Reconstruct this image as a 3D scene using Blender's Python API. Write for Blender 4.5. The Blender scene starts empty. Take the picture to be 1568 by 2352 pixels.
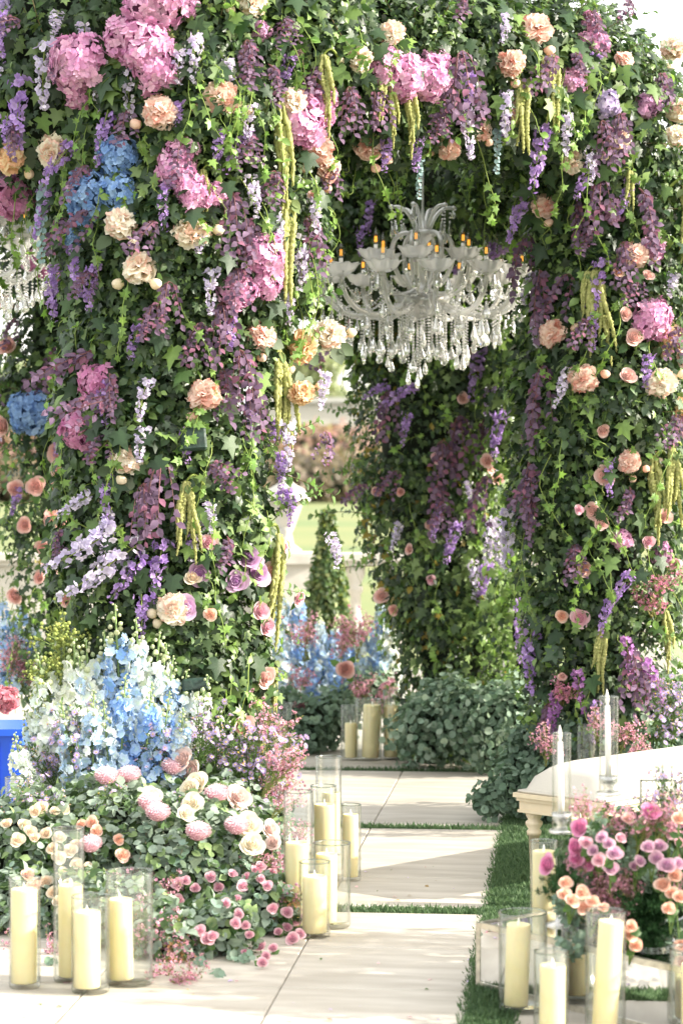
import bpy, math, random
import numpy as np
from mathutils import Matrix, Vector
from math import radians as R_, sin, cos, pi
random.seed(7); rng = np.random.default_rng(7)
S = bpy.context.scene
COL = S.collection
# ------------------------------------------------------------------ camera
F, CX, CY, HZ, CH = 5500.0, 784.0, 1176.0, 1080.0, 1.53
pit = math.atan((CY-HZ)/F)
cam_d = bpy.data.cameras.new('camera'); cam = bpy.data.objects.new('camera', cam_d); COL.objects.link(cam)
cam.location = (0, 0, CH); cam.rotation_euler = (pi/2-pit, 0, 0)
cam_d.sensor_width = 36; cam_d.lens = 36*F/2352; cam_d.clip_end = 2000; cam_d.clip_start = .1
cam_d.dof.use_dof = True; cam_d.dof.focus_distance = 9.0; cam_d.dof.aperture_fstop = 3.6
S.camera = cam
# ------------------------------------------------------------------ world, sun, exposure
SUN_TO = Vector((0.87, -0.12, 0.42)).normalized()
elev = math.asin(SUN_TO.z); az = math.atan2(SUN_TO.x, SUN_TO.y)
w = bpy.data.worlds.new("World"); S.world = w; w.use_nodes = True
nt = w.node_tree; bg = nt.nodes['Background']
sky = nt.nodes.new('ShaderNodeTexSky'); sky.sky_type = 'NISHITA'; sky.sun_disc = False
sky.sun_elevation = elev; sky.sun_rotation = az; sky.air_density = 1.0; sky.dust_density = 4.0; sky.ozone_density = .5
veil = nt.nodes.new('ShaderNodeMix'); veil.data_type = 'RGBA'; veil.inputs[0].default_value = .7; veil.inputs[7].default_value = (5.6, 5.45, 5.1, 1)   # thin white cloud veil over the whole sky
nt.links.new(sky.outputs[0], veil.inputs[6]); nt.links.new(veil.outputs[2], bg.inputs[0]); bg.inputs[1].default_value = 0.15
sd = bpy.data.lights.new('sun', 'SUN'); sd.energy = 3.5; sd.angle = R_(.5); sd.color = (1, .93, .82)
so = bpy.data.objects.new('sun', sd); COL.objects.link(so); so.rotation_euler = SUN_TO.to_track_quat('Z', 'Y').to_euler()
vs = S.view_settings; vs.view_transform = 'Standard'; vs.look = 'None'; vs.exposure = 1.82; vs.gamma = 1
S.cycles.max_bounces = 9; S.cycles.transparent_max_bounces = 24; S.cycles.transmission_bounces = 7
S.cycles.caustics_reflective = False; S.cycles.caustics_refractive = False
S.cycles.sample_clamp_indirect = 6
# ------------------------------------------------------------------ projection helpers (photograph laid out on 1568 x 2352)
def ray(px, py):
    d = Vector((0, cos(pit), -sin(pit))) + Vector((1, 0, 0))*((px-CX)/F) + Vector((0, sin(pit), cos(pit)))*((CY-py)/F)
    return d
def P(px, py, Y):
    d = ray(px, py); return Vector((0, 0, CH)) + d*(Y/d.y)
def G(px, py, z=0.0):
    d = ray(px, py); return Vector((0, 0, CH)) + d*((z-CH)/d.z)
def px2m(n, Y): return n*Y/F
def project(p):
    d = Vector(p)-Vector((0, 0, CH)); y = d.y*cos(pit)-d.z*sin(pit); u = d.y*sin(pit)+d.z*cos(pit)
    return CX+F*d.x/y, CY-F*u/y
# ------------------------------------------------------------------ materials
def newmat(name):
    m = bpy.data.materials.new(name); m.use_nodes = True; n = m.node_tree.nodes; n.clear()
    return m, n, m.node_tree.links, n.new('ShaderNodeOutputMaterial')
def foliage_mat(name, rough, trans, spec=.4, bump=.15, bscale=60):
    m, n, l, out = newmat(name)
    at = n.new('ShaderNodeAttribute'); at.attribute_name = 'Col'
    tx = n.new('ShaderNodeTexNoise'); tx.inputs['Scale'].default_value = bscale
    hv = n.new('ShaderNodeMix'); hv.data_type = 'RGBA'; hv.blend_type = 'MULTIPLY'; hv.inputs[0].default_value = .35
    rr = n.new('ShaderNodeMapRange'); rr.inputs[1].default_value = .3; rr.inputs[2].default_value = .7; rr.inputs[3].default_value = .55; rr.inputs[4].default_value = 1.25
    l.new(tx.outputs[0], rr.inputs[0]); l.new(at.outputs[0], hv.inputs[6]); l.new(rr.outputs[0], hv.inputs[7])
    pb = n.new('ShaderNodeBsdfPrincipled'); pb.inputs['Roughness'].default_value = rough; pb.inputs['Specular IOR Level'].default_value = spec
    bp = n.new('ShaderNodeBump'); bp.inputs['Strength'].default_value = bump; bp.inputs['Distance'].default_value = .01; l.new(tx.outputs[0], bp.inputs['Height']); l.new(bp.outputs[0], pb.inputs['Normal'])
    l.new(hv.outputs[2], pb.inputs['Base Color'])
    tr = n.new('ShaderNodeBsdfTranslucent'); 
    gm = n.new('ShaderNodeMix'); gm.data_type='RGBA'; gm.blend_type='MULTIPLY'; gm.inputs[0].default_value = 1.0
    l.new(hv.outputs[2], gm.inputs[6]); gm.inputs[7].default_value = (1.5, 1.6, .9, 1) if 'waxy' in name else (1.2, 1.3, 1.0, 1) if 'leaf' in name else (1.15, 1.1, 1.1, 1)
    l.new(gm.outputs[2], tr.inputs[0])
    mx = n.new('ShaderNodeMixShader'); mx.inputs[0].default_value = trans
    l.new(pb.outputs[0], mx.inputs[1]); l.new(tr.outputs[0], mx.inputs[2]); l.new(mx.outputs[0], out.inputs[0])
    return m
def solid(name, col, rough=.5, metal=0, spec=.5, noise=0, nscale=20, bump=0, sss=0, emit=None, coat=0, ncol=None):
    m, n, l, out = newmat(name)
    pb = n.new('ShaderNodeBsdfPrincipled'); pb.inputs['Base Color'].default_value = (*col, 1); pb.inputs['Roughness'].default_value = rough
    pb.inputs['Metallic'].default_value = metal; pb.inputs['Specular IOR Level'].default_value = spec; pb.inputs['Coat Weight'].default_value = coat
    if noise or bump:
        tc = n.new('ShaderNodeTexCoord'); tx = n.new('ShaderNodeTexNoise'); tx.inputs['Scale'].default_value = nscale; tx.inputs['Detail'].default_value = 6
        l.new(tc.outputs['Object'], tx.inputs[0])
        cr = n.new('ShaderNodeMix'); cr.data_type = 'RGBA'; cr.inputs[6].default_value = (*col, 1)
        c2 = ncol if ncol else tuple(c*(1-noise) for c in col); cr.inputs[7].default_value = (*c2, 1)
        rr = n.new('ShaderNodeMapRange'); rr.inputs[1].default_value = .4; rr.inputs[2].default_value = .65
        l.new(tx.outputs[0], rr.inputs[0]); l.new(rr.outputs[0], cr.inputs[0]); l.new(cr.outputs[2], pb.inputs['Base Color'])
        if bump:
            bp = n.new('ShaderNodeBump'); bp.inputs['Strength'].default_value = bump; bp.inputs['Distance'].default_value = .01
            l.new(tx.outputs[0], bp.inputs['Height']); l.new(bp.outputs[0], pb.inputs['Normal'])
    if sss: pb.inputs['Subsurface Weight'].default_value = sss; pb.inputs['Subsurface Radius'].default_value = (.03, .02, .01); pb.inputs['Subsurface Scale'].default_value = .6
    if emit: pb.inputs['Emission Color'].default_value = (*emit[0], 1); pb.inputs['Emission Strength'].default_value = emit[1]
    l.new(pb.outputs[0], out.inputs[0]); return m
def thin_glass(name, tint=(.97, .98, .97), rough=.02, ior=1.5, milk=0, smudge=0):
    m, n, l, out = newmat(name)
    fr = n.new('ShaderNodeFresnel'); ge = n.new('ShaderNodeNewGeometry'); io = n.new('ShaderNodeMix'); io.inputs[2].default_value = ior; io.inputs[3].default_value = 1/ior
    l.new(ge.outputs['Backfacing'], io.inputs[0]); l.new(io.outputs[0], fr.inputs[0])
    tp = n.new('ShaderNodeBsdfTransparent'); tp.inputs[0].default_value = (*tint, 1)
    gl = n.new('ShaderNodeBsdfGlossy'); gl.inputs['Roughness'].default_value = rough
    lw = n.new('ShaderNodeLayerWeight'); lw.inputs[0].default_value = .5; pw = n.new('ShaderNodeMath'); pw.operation = 'POWER'; pw.inputs[1].default_value = 4.5
    l.new(lw.outputs['Facing'], pw.inputs[0]); tm = n.new('ShaderNodeMix'); tm.data_type = 'RGBA'; tm.inputs[6].default_value = (*tint, 1); tm.inputs[7].default_value = (.42, .47, .42, 1)
    l.new(pw.outputs[0], tm.inputs[0]); l.new(tm.outputs[2], tp.inputs[0])
    mx = n.new('ShaderNodeMixShader'); l.new(fr.outputs[0], mx.inputs[0]); l.new(tp.outputs[0], mx.inputs[1]); l.new(gl.outputs[0], mx.inputs[2])
    last = mx
    if milk:
        df = n.new('ShaderNodeBsdfDiffuse'); df.inputs[0].default_value = (.9, .9, .86, 1)
        m2 = n.new('ShaderNodeMixShader'); 
        tx = n.new('ShaderNodeTexNoise'); tx.inputs['Scale'].default_value = 14; tx.inputs['Detail'].default_value = 8
        rr = n.new('ShaderNodeMapRange'); rr.inputs[1].default_value = .35; rr.inputs[2].default_value = .8; rr.inputs[3].default_value = milk*.4; rr.inputs[4].default_value = milk*2
        l.new(tx.outputs[0], rr.inputs[0]); l.new(rr.outputs[0], m2.inputs[0])
        l.new(mx.outputs[0], m2.inputs[1]); l.new(df.outputs[0], m2.inputs[2]); last = m2
    l.new(last.outputs[0], out.inputs[0]); return m
def crystal_mat(name, mixT=.40, milk=.40):
    m, n, l, out = newmat(name)
    g = n.new('ShaderNodeBsdfGlass'); g.inputs['Roughness'].default_value = .0; g.inputs['IOR'].default_value = 1.5
    tp = n.new('ShaderNodeBsdfTransparent'); gl = n.new('ShaderNodeBsdfGlossy'); gl.inputs['Roughness'].default_value = .08
    tl = n.new('ShaderNodeBsdfTranslucent'); tl.inputs[0].default_value = (.95, .95, .93, 1)
    m1 = n.new('ShaderNodeMixShader'); m1.inputs[0].default_value = mixT; l.new(g.outputs[0], m1.inputs[1]); l.new(tp.outputs[0], m1.inputs[2])
    m2 = n.new('ShaderNodeMixShader'); m2.inputs[0].default_value = .30; l.new(m1.outputs[0], m2.inputs[1]); l.new(gl.outputs[0], m2.inputs[2])
    m3 = n.new('ShaderNodeMixShader'); m3.inputs[0].default_value = milk; l.new(m2.outputs[0], m3.inputs[1]); dfc = n.new('ShaderNodeBsdfDiffuse'); dfc.inputs[0].default_value = (.95, .95, .93, 1); dt = n.new('ShaderNodeMixShader'); l.new(tl.outputs[0], dt.inputs[1]); l.new(dfc.outputs[0], dt.inputs[2]); l.new(dt.outputs[0], m3.inputs[2])
    l.new(m3.outputs[0], out.inputs[0]); return m
M = {}
M['leaf'] = foliage_mat('waxy_leaf', .42, .34, .45)
M['matt_leaf'] = foliage_mat('matt_leaf', .65, .3, .25)
M['petal'] = foliage_mat('silk_petal', .75, .34, .15, .1, 90)
M['stem'] = foliage_mat('stem_skin', .6, .05, .3)
M['core'] = solid('dark_gap_core', (.012, .02, .008), .95, noise=.6, nscale=40, bump=.5)  # foliage filler; the dark of the leaf gaps is put into its colour
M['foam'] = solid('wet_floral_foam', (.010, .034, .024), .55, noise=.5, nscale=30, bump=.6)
M['wax'] = solid('ivory_wax', (.88, .76, .43), .38, sss=.35, noise=.05, nscale=9, bump=.05)
M['white_wax'] = solid('white_wax', (.86, .84, .80), .4, sss=.2)
M['wick'] = solid('wick_plastic', (.95, .92, .85), .4)
M['glass'] = thin_glass('vase_glass', milk=.014)
M['stick'] = crystal_mat('candlestick_crystal', .6, .10)
M['rim'] = thin_glass('polished_glass_rim', (.80, .84, .80), .05, 1.9)
M['clear'] = thin_glass('clear_glass', (.98, .985, .98))
M['crystal'] = crystal_mat('cut_crystal'); M['drop'] = crystal_mat('faceted_crystal', .3, .18)
M['bulb'] = thin_glass('bulb_glass', (.88, .89, .87), .02, 1.6)
M['filament'] = solid('amber_filament', (.8, .36, .05), .4, emit=((1, .42, .05), .45))
M['mirror'] = solid('silver_mirror', (.86, .86, .84), .03, 1.0, noise=.05, nscale=3)
M['mtrim'] = solid('antique_silver_trim', (.72, .68, .58), .3, .85, noise=.3, nscale=40)
M['linen'] = solid('ivory_linen', (.52, .49, .43), .85, noise=.06, nscale=260, bump=.25)
M['cream'] = solid('cream_paint', (.68, .58, .42), .45, noise=.06, nscale=30)
M['white'] = solid('white_stone', (.50, .48, .43), .6, noise=.12, nscale=12, bump=.1)
M['blue'] = solid('blue_plastic', (.015, .12, .75), .4, noise=.1, nscale=8)
M['steel'] = solid('brushed_silver', (.55, .54, .5), .35, .9)
M['black'] = solid('black_gloss_glass', (.03, .035, .03), .15, coat=.4)
# paving
def paving_mat():
    m, n, l, out = newmat('limestone_paving')
    tc = n.new('ShaderNodeTexCoord'); mp = n.new('ShaderNodeMapping'); mp.inputs['Scale'].default_value = (1, 5, 1); l.new(tc.outputs['Object'], mp.inputs[0])
    t1 = n.new('ShaderNodeTexNoise'); t1.inputs['Scale'].default_value = 2.2; t1.inputs['Detail'].default_value = 8; l.new(mp.outputs[0], t1.inputs[0])
    t2 = n.new('ShaderNodeTexNoise'); t2.inputs['Scale'].default_value = 150; t2.inputs['Detail'].default_value = 4; l.new(tc.outputs['Object'], t2.inputs[0])
    ri = n.new('ShaderNodeObjectInfo')
    c = n.new('ShaderNodeValToRGB'); c.color_ramp.elements[0].color = (.38, .345, .29, 1); c.color_ramp.elements[1].color = (.52, .485, .425, 1); c.color_ramp.elements[0].position = .35; c.color_ramp.elements[1].position = .65
    l.new(t1.outputs[0], c.inputs[0])
    mx = n.new('ShaderNodeMix'); mx.data_type = 'RGBA'; mx.blend_type = 'MULTIPLY'; mx.inputs[0].default_value = .12; l.new(c.outputs[0], mx.inputs[6]); l.new(t2.outputs[0], mx.inputs[7])
    mr = n.new('ShaderNodeMapRange'); mr.inputs[3].default_value = .90; mr.inputs[4].default_value = 1.05; l.new(ri.outputs['Random'], mr.inputs[0])
    mm = n.new('ShaderNodeMix'); mm.data_type = 'RGBA'; mm.blend_type = 'MULTIPLY'; mm.inputs[0].default_value = 1; l.new(mx.outputs[2], mm.inputs[6]); l.new(mr.outputs[0], mm.inputs[7])
    pb = n.new('ShaderNodeBsdfPrincipled'); pb.inputs['Roughness'].default_value = .62; l.new(mm.outputs[2], pb.inputs['Base Color'])
    bp = n.new('ShaderNodeBump'); bp.inputs['Strength'].default_value = .25; bp.inputs['Distance'].default_value = .004; l.new(t2.outputs[0], bp.inputs['Height']); l.new(bp.outputs[0], pb.inputs['Normal'])
    l.new(pb.outputs[0], out.inputs[0]); return m
M['paving'] = paving_mat()
M['joint'] = solid('joint_grout', (.32, .29, .24), .9, noise=.3, nscale=60)
def turf_mat(name, a, b, sc):
    m, n, l, out = newmat(name)
    tc = n.new('ShaderNodeTexCoord'); t1 = n.new('ShaderNodeTexNoise'); t1.inputs['Scale'].default_value = sc; t1.inputs['Detail'].default_value = 9; l.new(tc.outputs['Object'], t1.inputs[0])
    c = n.new('ShaderNodeValToRGB'); c.color_ramp.elements[0].color = (*a, 1); c.color_ramp.elements[1].color = (*b, 1); c.color_ramp.elements[0].position = .38; c.color_ramp.elements[1].position = .62
    l.new(t1.outputs[0], c.inputs[0]); pb = n.new('ShaderNodeBsdfPrincipled'); pb.inputs['Roughness'].default_value = .9; l.new(c.outputs[0], pb.inputs['Base Color'])
    l.new(pb.outputs[0], out.inputs[0]); return m
M['turf'] = turf_mat('turf_base', (.05, .08, .03), (.09, .13, .05), 40)
M['lawn'] = turf_mat('far_lawn', (.11, .155, .045), (.17, .18, .06), .12)
# ------------------------------------------------------------------ mesh building
class MB:
    def __init__(s): s.V = []; s.Q = []; s.T = []; s.C = []; s.n = 0
    def add(s, V, F, C=(1, 1, 1)):
        V = np.asarray(V, float).reshape(-1, 3); F = np.asarray(F, int); 
        C = np.asarray(C, float); C = np.broadcast_to(C, (len(V), 3)) if C.ndim == 1 else C
        (s.Q if F.shape[1] == 4 else s.T).append(F+s.n); s.V.append(V); s.C.append(C); s.n += len(V)
        return s
    def mesh(s, name, mat, smooth=True):
        me = bpy.data.meshes.new(name)
        V = np.concatenate(s.V); C = np.concatenate(s.C)
        Q = np.concatenate(s.Q) if s.Q else np.zeros((0, 4), int); T = np.concatenate(s.T) if s.T else np.zeros((0, 3), int)
        me.vertices.add(len(V)); me.vertices.foreach_set('co', V.astype(np.float32).ravel())
        nl = Q.size+T.size; me.loops.add(nl); me.loops.foreach_set('vertex_index', np.concatenate([Q.ravel(), T.ravel()]).astype(np.int32))
        npl = len(Q)+len(T); me.polygons.add(npl)
        st = np.concatenate([np.arange(len(Q))*4, Q.size+np.arange(len(T))*3]).astype(np.int32)
        me.polygons.foreach_set('loop_start', st)
        me.polygons.foreach_set('use_smooth', np.full(npl, smooth))
        a = me.color_attributes.new('Col', 'FLOAT_COLOR', 'POINT'); a.data.foreach_set('color', np.c_[C, np.ones(len(C))].astype(np.float32).ravel())
        me.update(calc_edges=True)
        if not isinstance(mat, list): mat = [mat]
        for x in mat: me.materials.append(x)
        return me
def tube(pts, rad, sides=8, cap=True):
    pts = np.asarray([tuple(p) for p in pts], float); n = len(pts); rad = np.broadcast_to(np.asarray(rad, float), (n,))
    t = np.gradient(pts, axis=0); t /= np.linalg.norm(t, axis=1)[:, None]+1e-12
    up = np.array([0, 0, 1.]) if abs(t[0][2]) < .9 else np.array([1., 0, 0])
    V = []; 
    a = np.cross(t[0], up); a /= np.linalg.norm(a)
    ang = np.arange(sides)*2*pi/sides
    for i in range(n):
        a = a-t[i]*np.dot(a, t[i]); a /= np.linalg.norm(a)+1e-12; b = np.cross(t[i], a)
        V.append(pts[i]+rad[i]*(np.cos(ang)[:, None]*a+np.sin(ang)[:, None]*b))
    V = np.concatenate(V); i = np.arange(n-1)[:, None]*sides; j = np.arange(sides); k = (j+1) % sides
    F = np.stack([i+j, i+k, i+k+sides, i+j+sides], -1).reshape(-1, 4)
    return V, F
def lathe(prof, sides=24, scallop=0, nsc=0):
    prof = np.asarray(prof, float); n = len(prof); ang = np.arange(sides)*2*pi/sides
    V = []
    for r, z in prof:
        rr = r*(1+scallop*np.cos(nsc*ang)*(r/prof[:, 0].max()))
        V.append(np.c_[rr*np.cos(ang), rr*np.sin(ang), np.full(sides, z)+scallop*.35*prof[:, 0].max()*np.cos(nsc*ang)*(r/prof[:, 0].max())**2])
    V = np.concatenate(V); i = np.arange(n-1)[:, None]*sides; j = np.arange(sides); k = (j+1) % sides
    F = np.stack([i+j, i+k, i+k+sides, i+j+sides], -1).reshape(-1, 4)
    return V, F
def box(c, s, rot=None):
    c = np.asarray(c, float); s = np.asarray(s, float)/2
    V = np.array([[x, y, z] for x in (-1, 1) for y in (-1, 1) for z in (-1, 1)])*s
    if rot is not None: V = V@np.asarray(rot).T
    return V+c, np.array([[0, 1, 3, 2], [4, 6, 7, 5], [0, 4, 5, 1], [2, 3, 7, 6], [0, 2, 6, 4], [1, 5, 7, 3]])
def scatter(tpl, T, Rm, Sc, C, cv=None):
    """tpl=(V,F); T(n,3) Rm(n,3,3 columns are axes) Sc(n) C(n,3); cv per-template-vertex multiplier"""
    Vt, Ft = tpl; n = len(T); k = len(Vt)
    V = np.einsum('nij,kj->nki', Rm, Vt)*np.asarray(Sc).reshape(n, 1, 1)+np.asarray(T)[:, None, :]
    Fx = (Ft[None]+(np.arange(n)*k)[:, None, None]).reshape(-1, Ft.shape[1])
    Cx = np.repeat(np.asarray(C)[:, None, :], k, 1)
    if cv is not None: Cx = Cx*np.asarray(cv).reshape(1, k, -1)
    return V.reshape(-1, 3), Fx, Cx.reshape(-1, 3)
def nrm(a): a = np.asarray(a, float); return a/(np.linalg.norm(a, axis=-1, keepdims=True)+1e-12)
def frames(Z, Y):
    Z = nrm(Z); Y = nrm(Y-Z*np.sum(Y*Z, -1, keepdims=True)); X = np.cross(Y, Z); return np.stack([X, Y, Z], -1)
def jit(c, n, a=.12, b=.05):
    c = np.asarray(c, float); return np.clip(c*(1+rng.uniform(-a, a, (n, 1)))*(1+rng.uniform(-b, b, (n, 3))), 0.002, .95)
# leaf templates: tip along +Y, face +Z
def tpl_ivy():
    h = [(.14, -.13), (.46, -.03), (.27, .2), (.5, .46), (.2, .5)]
    mid = [(0, 0), (0, .36), (0, 1.)]; V = []; F = []
    for x, y in mid: V.append((x, y, 0 if y < .9 else -.10))
    for sgn in (1, -1):
        b = len(V)
        for x, y in h: V.append((sgn*x, y, -.22*abs(x)+.04*y))
        seq = [0, b, b+1, b+2, b+3, b+4, 2]
        for i in range(6):
            f = (seq[i], seq[i+1], 1); F.append(f if sgn > 0 else f[::-1])
    return np.array(V), np.array(F)
def tpl_oval(w=.32, curl=.15):
    V = [(0, 0, 0), (0, .38, .02), (0, .72, -.02), (0, 1, -curl)]; F = []
    for sgn in (1, -1):
        b = len(V); V += [(sgn*w, .36, .10*w/.32), (sgn*w*.8, .7, .06)]
        for f in [(0, b, 1), (1, b, b+1), (1, b+1, 2), (2, b+1, 3)]: F.append(f if sgn > 0 else f[::-1])
    return np.array(V), np.array(F)
def tpl_round(k=8):
    V = [(0, .5, -.06)]; F = []
    for i in range(k):
        a = -pi/2+i*2*pi/k; V.append((.5*cos(a), .5+.5*sin(a), .12*abs(cos(a))-.05*sin(a)))
    for i in range(k): F.append((0, 1+i, 1+(i+1) % k))
    return np.array(V), np.array(F)
IVY, OVAL, NARROW, ROUND = tpl_ivy(), tpl_oval(), tpl_oval(.16), tpl_round()
def flower_tpl(n, pl, w, cup=.3, notch=0, round_=True):
    """n-petalled open floret facing +Z, radius pl"""
    V = [(0, 0, 0)]; F = []; T = [0.]
    for i in range(n):
        a = 2*pi*i/n; d = np.array([cos(a), sin(a)]); q = np.array([-sin(a), cos(a)]); b = len(V)
        for (u, v, z) in ((.55, w, cup*.5), (1, w*.55, cup), (1-notch, 0, cup*1.05), (1, -w*.55, cup), (.55, -w, cup*.5)):
            p = d*u*pl+q*v*pl; V.append((p[0], p[1], z*pl)); T.append(u)
        for f in [(0, b+4, b), (b+4, b+3, b), (b+3, b+2, b), (b+2, b+1, b)]: F.append(f[::-1])
    return np.array(V), np.array(F), np.array(T)
# ------------------------------------------------------------------ objects
def link(name, me, parent=None, mtx=None, kind=None, label=None):
    o = bpy.data.objects.new(name, me); COL.objects.link(o)
    if parent is not None: o.parent = parent
    if mtx is not None: o.matrix_local = mtx
    if kind: o['kind'] = kind
    if label: o['label'] = label
    return o
def tag(o, label=None, cat=None, group=None, kind=None):
    if label: o['label'] = label
    if cat: o['category'] = cat
    if group: o['group'] = group
    if kind: o['kind'] = kind
    return o
def region(px, py):
    if py > 1650: return 'ground'
    if px < 170 and py > 690: return 'back left pillar'
    if px < 760:
        if py < 300: return 'left end of the arch top'
        if py < 500: return 'left shoulder of the arch'
        if py < 760: return 'upper front left pillar'
        if py < 1100: return 'mid front left pillar'
        return 'lower front left pillar'
    if px < 1215:
        if py < 420: return 'beam above the chandelier'
        return 'back pillar behind the chandelier'
    if py < 400: return 'right shoulder of the arch'
    if py < 900: return 'upper front right pillar'
    return 'lower front right pillar'
REG = []
def reg(o, look, cat, where, px, py, group=None, prep='on the'):
    REG.append((o, look, cat, where, px, py, group, prep))
ORD = ['first', 'second', 'third', 'fourth', 'fifth', 'sixth', 'seventh', 'eighth', 'ninth', 'tenth', 'eleventh', 'twelfth', 'thirteenth', 'fourteenth', 'fifteenth', 'sixteenth', 'seventeenth', 'eighteenth', 'nineteenth', 'twentieth', 'twenty-first', 'twenty-second', 'twenty-third', 'twenty-fourth', 'twenty-fifth', 'twenty-sixth']
def finish_labels():
    gr = {}
    for r in REG: gr.setdefault((r[1], r[3]), []).append(r)
    for (look, where), L in gr.items():
        n = len(L)
        xs = sorted(r[4] for r in L); ys = sorted(r[5] for r in L)
        ax = 4 if n < 2 or (xs[-1]-xs[0]) >= (ys[-1]-ys[0]) else 5
        L.sort(key=lambda r: r[ax])
        for i, r in enumerate(L):
            base = f"{look} {r[7]} {where}"
            if n > 1:
                e = ('leftmost', 'rightmost') if ax == 4 else ('topmost', 'lowest')
                w_ = ', '+(e[0] if i == 0 else e[1] if i == n-1 else (ORD[i]+(' from the left' if ax == 4 else ' from the top')))
            else: w_ = ''
            r[0]['label'] = base+w_; r[0]['category'] = r[2]
            r[0]['group'] = r[6] or f"{r[2]} flowers {r[7]} {where}"
def mat_face(loc, facing, roll=0, sc=1, upref=Vector((0, 0, 1))):
    z = Vector(facing).normalized(); x = upref.cross(z)
    if x.length < 1e-3: x = Vector((1, 0, 0))
    x.normalize(); y = z.cross(x)
    m = Matrix((x, y, z)).transposed().to_4x4()
    return Matrix.Translation(loc) @ m @ Matrix.Rotation(roll, 4, 'Z') @ Matrix.Scale(sc, 4)
def spawn(kind, mtx):
    """kind = (name, [(part, mesh, local matrix, kind_prop)])"""
    name, parts = kind
    if len(parts) == 1:
        o = link(name, parts[0][1], None, mtx)
        return o
    r = link(name, None, None, mtx); r.empty_display_size = .05
    for p in parts:
        c = link(p[0], p[1], r, p[2])
        if p[3]: c['kind'] = p[3]
    return r
I4 = Matrix.Identity(4)
# ------------------------------------------------------------------ floral arch volume
CAP = []   # (a, b, ra, rb, weight)
def cap(n1, n2, wgt=1.0):
    a = P(*n1[:3]); b = P(*n2[:3]); CAP.append((np.array(a), np.array(b), px2m(n1[3], n1[2]), px2m(n2[3], n2[2]), wgt))
def chain(L, wgt=1.0):
    for p, q in zip(L, L[1:]): cap(p, q, wgt)
chain([(385, 1770, 9.35, 190), (378, 1500, 9.35, 208), (372, 1250, 9.35, 212), (385, 1000, 9.35, 220), (400, 780, 9.35, 232), (430, 560, 9.4, 300), (420, 260, 9.45, 340), (420, -80, 9.5, 340)])
chain([(430, 120, 9.45, 330), (640, 130, 9.5, 260), (860, 150, 9.75, 215), (1040, 160, 9.95, 190), (1220, 190, 10.15, 195), (1370, 310, 10.3, 190)])
chain([(1360, 160, 10.3, 130), (1400, 420, 10.4, 180), (1410, 650, 10.4, 185), (1395, 900, 10.45, 190), (1375, 1150, 10.5, 175), (1370, 1400, 10.55, 150), (1385, 1700, 10.6, 150)])
chain([(260, 180, 9.5, 330), (120, 160, 10.4, 270), (40, 220, 12.2, 240)])                 # left beam, running back
chain([(60, 260, 12.2, 220), (110, 620, 12.3, 95), (110, 900, 12.3, 85), (120, 1200, 12.3, 80), (140, 1600, 12.3, 80)])
chain([(40, 300, 12.3, 200), (350, 400, 12.4, 210), (700, 480, 12.6, 220), (980, 520, 12.7, 230)])    # back beam
chain([(980, 520, 12.8, 230), (990, 800, 12.8, 180), (992, 1100, 12.8, 160), (1045, 1400, 12.8, 148), (1070, 1720, 12.8, 140)])
chain([(1000, 400, 12.6, 220), (1250, 340, 11.3, 190), (1400, 300, 10.5, 180)])
chain([(1215, 500, 12.4, 120), (1190, 1000, 12.3, 60), (1190, 1600, 12.3, 60)])
cA = np.array([c[0] for c in CAP]); cB = np.array([c[1] for c in CAP]); cra = np.array([c[2] for c in CAP]); crb = np.array([c[3] for c in CAP])
def lump(p):
    x, y, z = p[..., 0], p[..., 1], p[..., 2]
    return .030*np.sin(7*x+1.3*y+3*z)*np.sin(6*z+2*y+1)+.022*np.sin(15*x+4+9*z)*np.sin(13*z+11*y)
def sdf(p, each=False, noisy=True):
    p = np.asarray(p, float).reshape(-1, 3)
    ab = cB-cA; ap = p[:, None]-cA[None]; t = np.clip((ap*ab).sum(-1)/((ab**2).sum(-1)+1e-9), 0, 1)
    d = np.linalg.norm(ap-t[..., None]*ab, axis=-1)-(cra+(crb-cra)*t)
    d = d if each else d.min(1)
    return d-(lump(p)[:, None] if each else lump(p)) if noisy else d
def hit(px, py, fallY=9.6, tmin=5):
    d = ray(px, py); ts = np.linspace(8, 14.5, 660); pts = np.array([0, 0, CH])+ts[:, None]*np.array(d)[None]
    s = sdf(pts); k = np.argmax(s < 0.0)
    if s[k] >= 0:
        k = int(np.argmin(s[:450])); 
        if s[k] > .25: return P(px, py, fallY), Vector((0, -1, .1))
    p = pts[k]; e = .02
    g = np.array([sdf(p+np.eye(3)[i]*e)[0]-sdf(p-np.eye(3)[i]*e)[0] for i in range(3)])
    return Vector(p), Vector(nrm(g))
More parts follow.
